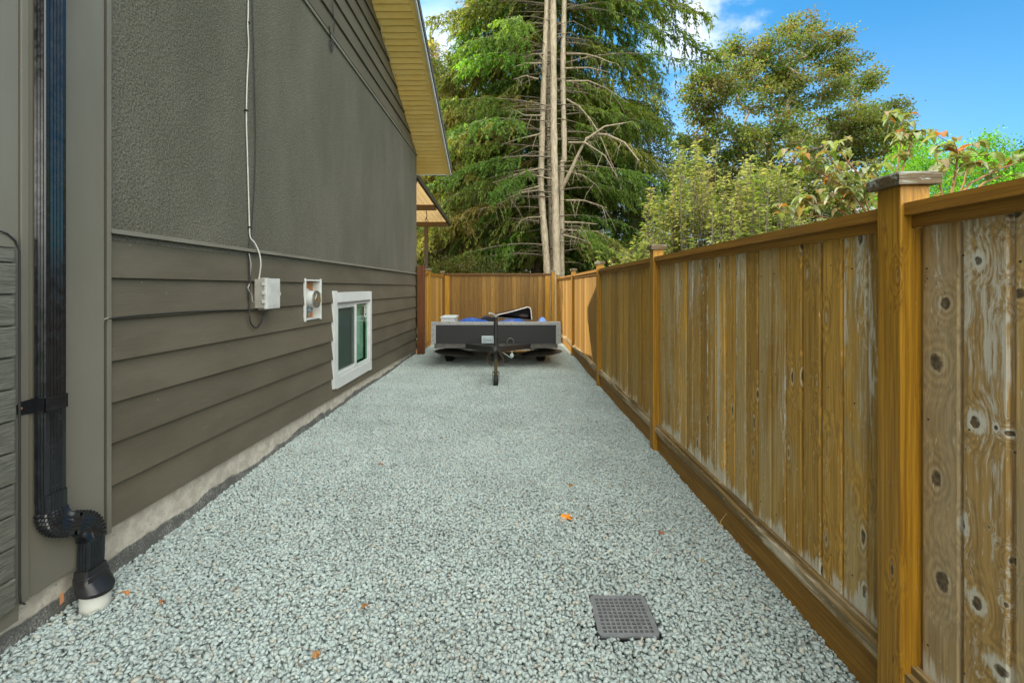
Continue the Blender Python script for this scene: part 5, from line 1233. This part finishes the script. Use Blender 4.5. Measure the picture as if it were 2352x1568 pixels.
whip_shrub('pear_shrub', 'light leafy shrub with upright shoots right of the middle, before the maple', whips([(1740, 350, 18), (1790, 375, 16), (1720, 450, 40), (1780, 480, 45), (1840, 500, 30), (1680, 530, 40)], 7.4, 6, 210), 53, *PC)
# bare dry shrub
m = MB(); rr = random.Random(6)
for i in range(150):
    a = Vector((4.75+rr.uniform(-.1, .1), 7.8+rr.uniform(-.15, .15), 1.2)); d = Vector((rr.uniform(-.5, .7), rr.uniform(-.4, .4), rr.uniform(.5, 1.3)))
    b = a+d*.8; c = b+Vector((rr.uniform(-.3, .4), rr.uniform(-.2, .2), rr.uniform(.1, .6))); m.tube([(4.75, 7.8, 0), a, b, c], [.012, .009, .006, .002], 4, caps=False)
tag(m.build('dry_shrub', bark_mat('dry_twigs', (.20, .14, .085), (.10, .07, .045))), 'bare grey brown twiggy shrub between the leafy shrubs and the post', 'shrub')
# dogwood close behind the fence, big arching leaves
def dogwood(name, label, stems, seed, base):
    r_ = random.Random(seed); o = empty(name, (base[0], base[1], 0), 0, label, 'shrub'); st = MB(); lv, lf, lc = [], [], []
    def leaf(p, az, l, tilt, c):
        d = Vector((math.cos(az), math.sin(az), 0)); s_ = Vector((-d.y, d.x, 0)); w_ = l*r_.uniform(.24, .31); b = len(lv); N = 6
        for i in range(N+1):
            t = i/N; wid = w_*math.sin(math.pi*min(1, t*.94+.03))**.8*(1-.25*t); z = math.sin(tilt)*l*t-l*(.75)*t**2.1; q = p+d*(l*t*math.cos(tilt)*(1-.22*t))+Vector((0, 0, z))
            for k in (-1, -.5, 0, .5, 1): lv.append(q+s_*wid*k+Vector((0, 0, abs(k)*wid*.42))); lc.append(c*(1.25 if k == 0 else 1))
        for i in range(N):
            for k in range(4): lf.append((b+i*5+k, b+i*5+k+1, b+i*5+5+k+1, b+i*5+5+k))
    for pts, nl in stems:
        P = [Vector(p) for p in pts]; n = len(P); st.tube([Vector((base[0], base[1], 0)), Vector((base[0], base[1], .6)).lerp(P[0], .4)]+P, [.018, .014]+[.010*(1-.65*i/(n-1)) for i in range(n)], 6, caps=False)
        segs = [(P[i], P[i+1]) for i in range(n-1)]
        for g_ in range(nl):
            a, b = segs[r_.randrange(max(0, n-3), n-1)]; q = a.lerp(b, r_.random()) if g_ > 2 else P[-1]
            tw = q+Vector((r_.uniform(-.09, .09), r_.uniform(-.09, .09), r_.uniform(-.02, .10))); st.tube([q, tw], [.0035, .0022], 4, caps=False)
            az0 = r_.uniform(0, 6.28)
            for h in range(r_.choice((2, 2, 3, 4))):
                c = np.array(r_.choice([(.22, .255, .13), (.27, .29, .17), (.19, .24, .10), (.15, .22, .06), (.25, .20, .10), (.21, .26, .11)]))*r_.uniform(.8, 1.2)
                if r_.random() < .05: c = np.array((.36, .14, .04))
                leaf(tw, az0+h*6.28/3+r_.uniform(-.4, .4), r_.uniform(.085, .140), r_.uniform(.0, .75), c)
    st.build('stems', bark_mat('tan_twigs', (.33, .17, .075), (.19, .10, .05)), o, smooth=60)
    me = bpy.data.meshes.new('foliage'); me.from_pydata([tuple(v) for v in lv], [], lf); set_col(me, np.array(lc)); f = link('foliage', me, DOGLEAF, None, True); f.parent = o; f.matrix_parent_inverse = Matrix.Translation(o.location).inverted()
dp = lambda x, y, d: ((x-1176)*d/1060, d, CAMZ+(657-y)*d/1060)
dogwood('dogwood_shrub', 'dogwood with large drooping leaves and tan stems left of the amber post', [
    ([dp(2010, 520, 3.9), dp(1960, 440, 3.9), dp(1880, 395, 4.0), dp(1815, 370, 4.1)], 20), ([dp(2010, 520, 3.9), dp(1950, 430, 3.8), dp(1905, 360, 3.8), dp(1890, 345, 3.8)], 13), ([dp(2030, 520, 4.0), dp(1990, 420, 4.0), dp(1950, 375, 4.0), dp(1930, 350, 4.0)], 9),
    ([dp(2055, 500, 4.2), dp(2060, 400, 4.2), dp(2068, 330, 4.2), dp(2073, 268, 4.2)], 8), ([dp(2060, 480, 4.2), dp(2075, 380, 4.2), dp(2095, 320, 4.2), dp(2110, 305, 4.2)], 14), ([dp(2000, 540, 3.9), dp(1940, 490, 3.9), dp(1890, 465, 3.9), dp(1840, 470, 3.9)], 16),
    ([dp(2000, 540, 3.8), dp(1960, 480, 3.8), dp(1920, 455, 3.8)], 13), ([dp(2020, 540, 3.8), dp(1990, 470, 3.8), dp(1985, 440, 3.8)], 11), ([dp(2040, 520, 4.0), dp(2025, 430, 4.0), dp(2010, 400, 4.0)], 9), ([dp(2010, 560, 3.9), dp(1900, 500, 4.2), dp(1810, 490, 4.4)], 9)], 61, (3.0, 4.1))
dogwood('dogwood_shrub', 'dogwood with rusty leaves rising behind the fence right of the amber post', [
    ([dp(2180, 470, 3.3), dp(2195, 400, 3.3), dp(2200, 350, 3.3), dp(2195, 335, 3.3)], 10), ([dp(2180, 480, 3.3), dp(2230, 420, 3.3), dp(2290, 390, 3.3), dp(2345, 372, 3.3)], 7), ([dp(2170, 480, 3.3), dp(2160, 430, 3.3), dp(2155, 400, 3.3)], 7), ([dp(2190, 480, 3.3), dp(2260, 420, 3.3), dp(2300, 405, 3.3)], 4), ([dp(2190, 480, 3.4), dp(2215, 420, 3.4), dp(2225, 360, 3.4)], 6)], 62, (3.15, 3.3))
# neighbour's house beyond the maple
nh = empty('neighbour_house', (23.5, 36, 0), 0, 'grey roofed neighbouring house glimpsed through the maple', 'house')
m = MB(); m.box(19, 29, 36, 44, -.05, 8.6); m.build('wall', plain('pale_grey_wall', (.38, .38, .37), .8), nh)
m = MB(); m.prism([(35.2, 8.4), (40, 11.4), (44.8, 8.4), (44.8, 8.62), (40, 11.65), (35.2, 8.62)], 0, 18.3, 29.7); m.build('roof', plain('grey_roof', (.22, .23, .24), .9), nh)
for x in (20.5, 24, 27):
    m = MB(); m.box(x, x+1.2, 35.94, 35.998, 5.8, 7.3); wf = m.build('window', WHITE, nh); m = MB(); m.box(x+.1, x+1.1, 35.93, 35.939, 5.9, 7.2); m.build('pane', plain('dark_pane', (.03, .04, .05), .1), wf)
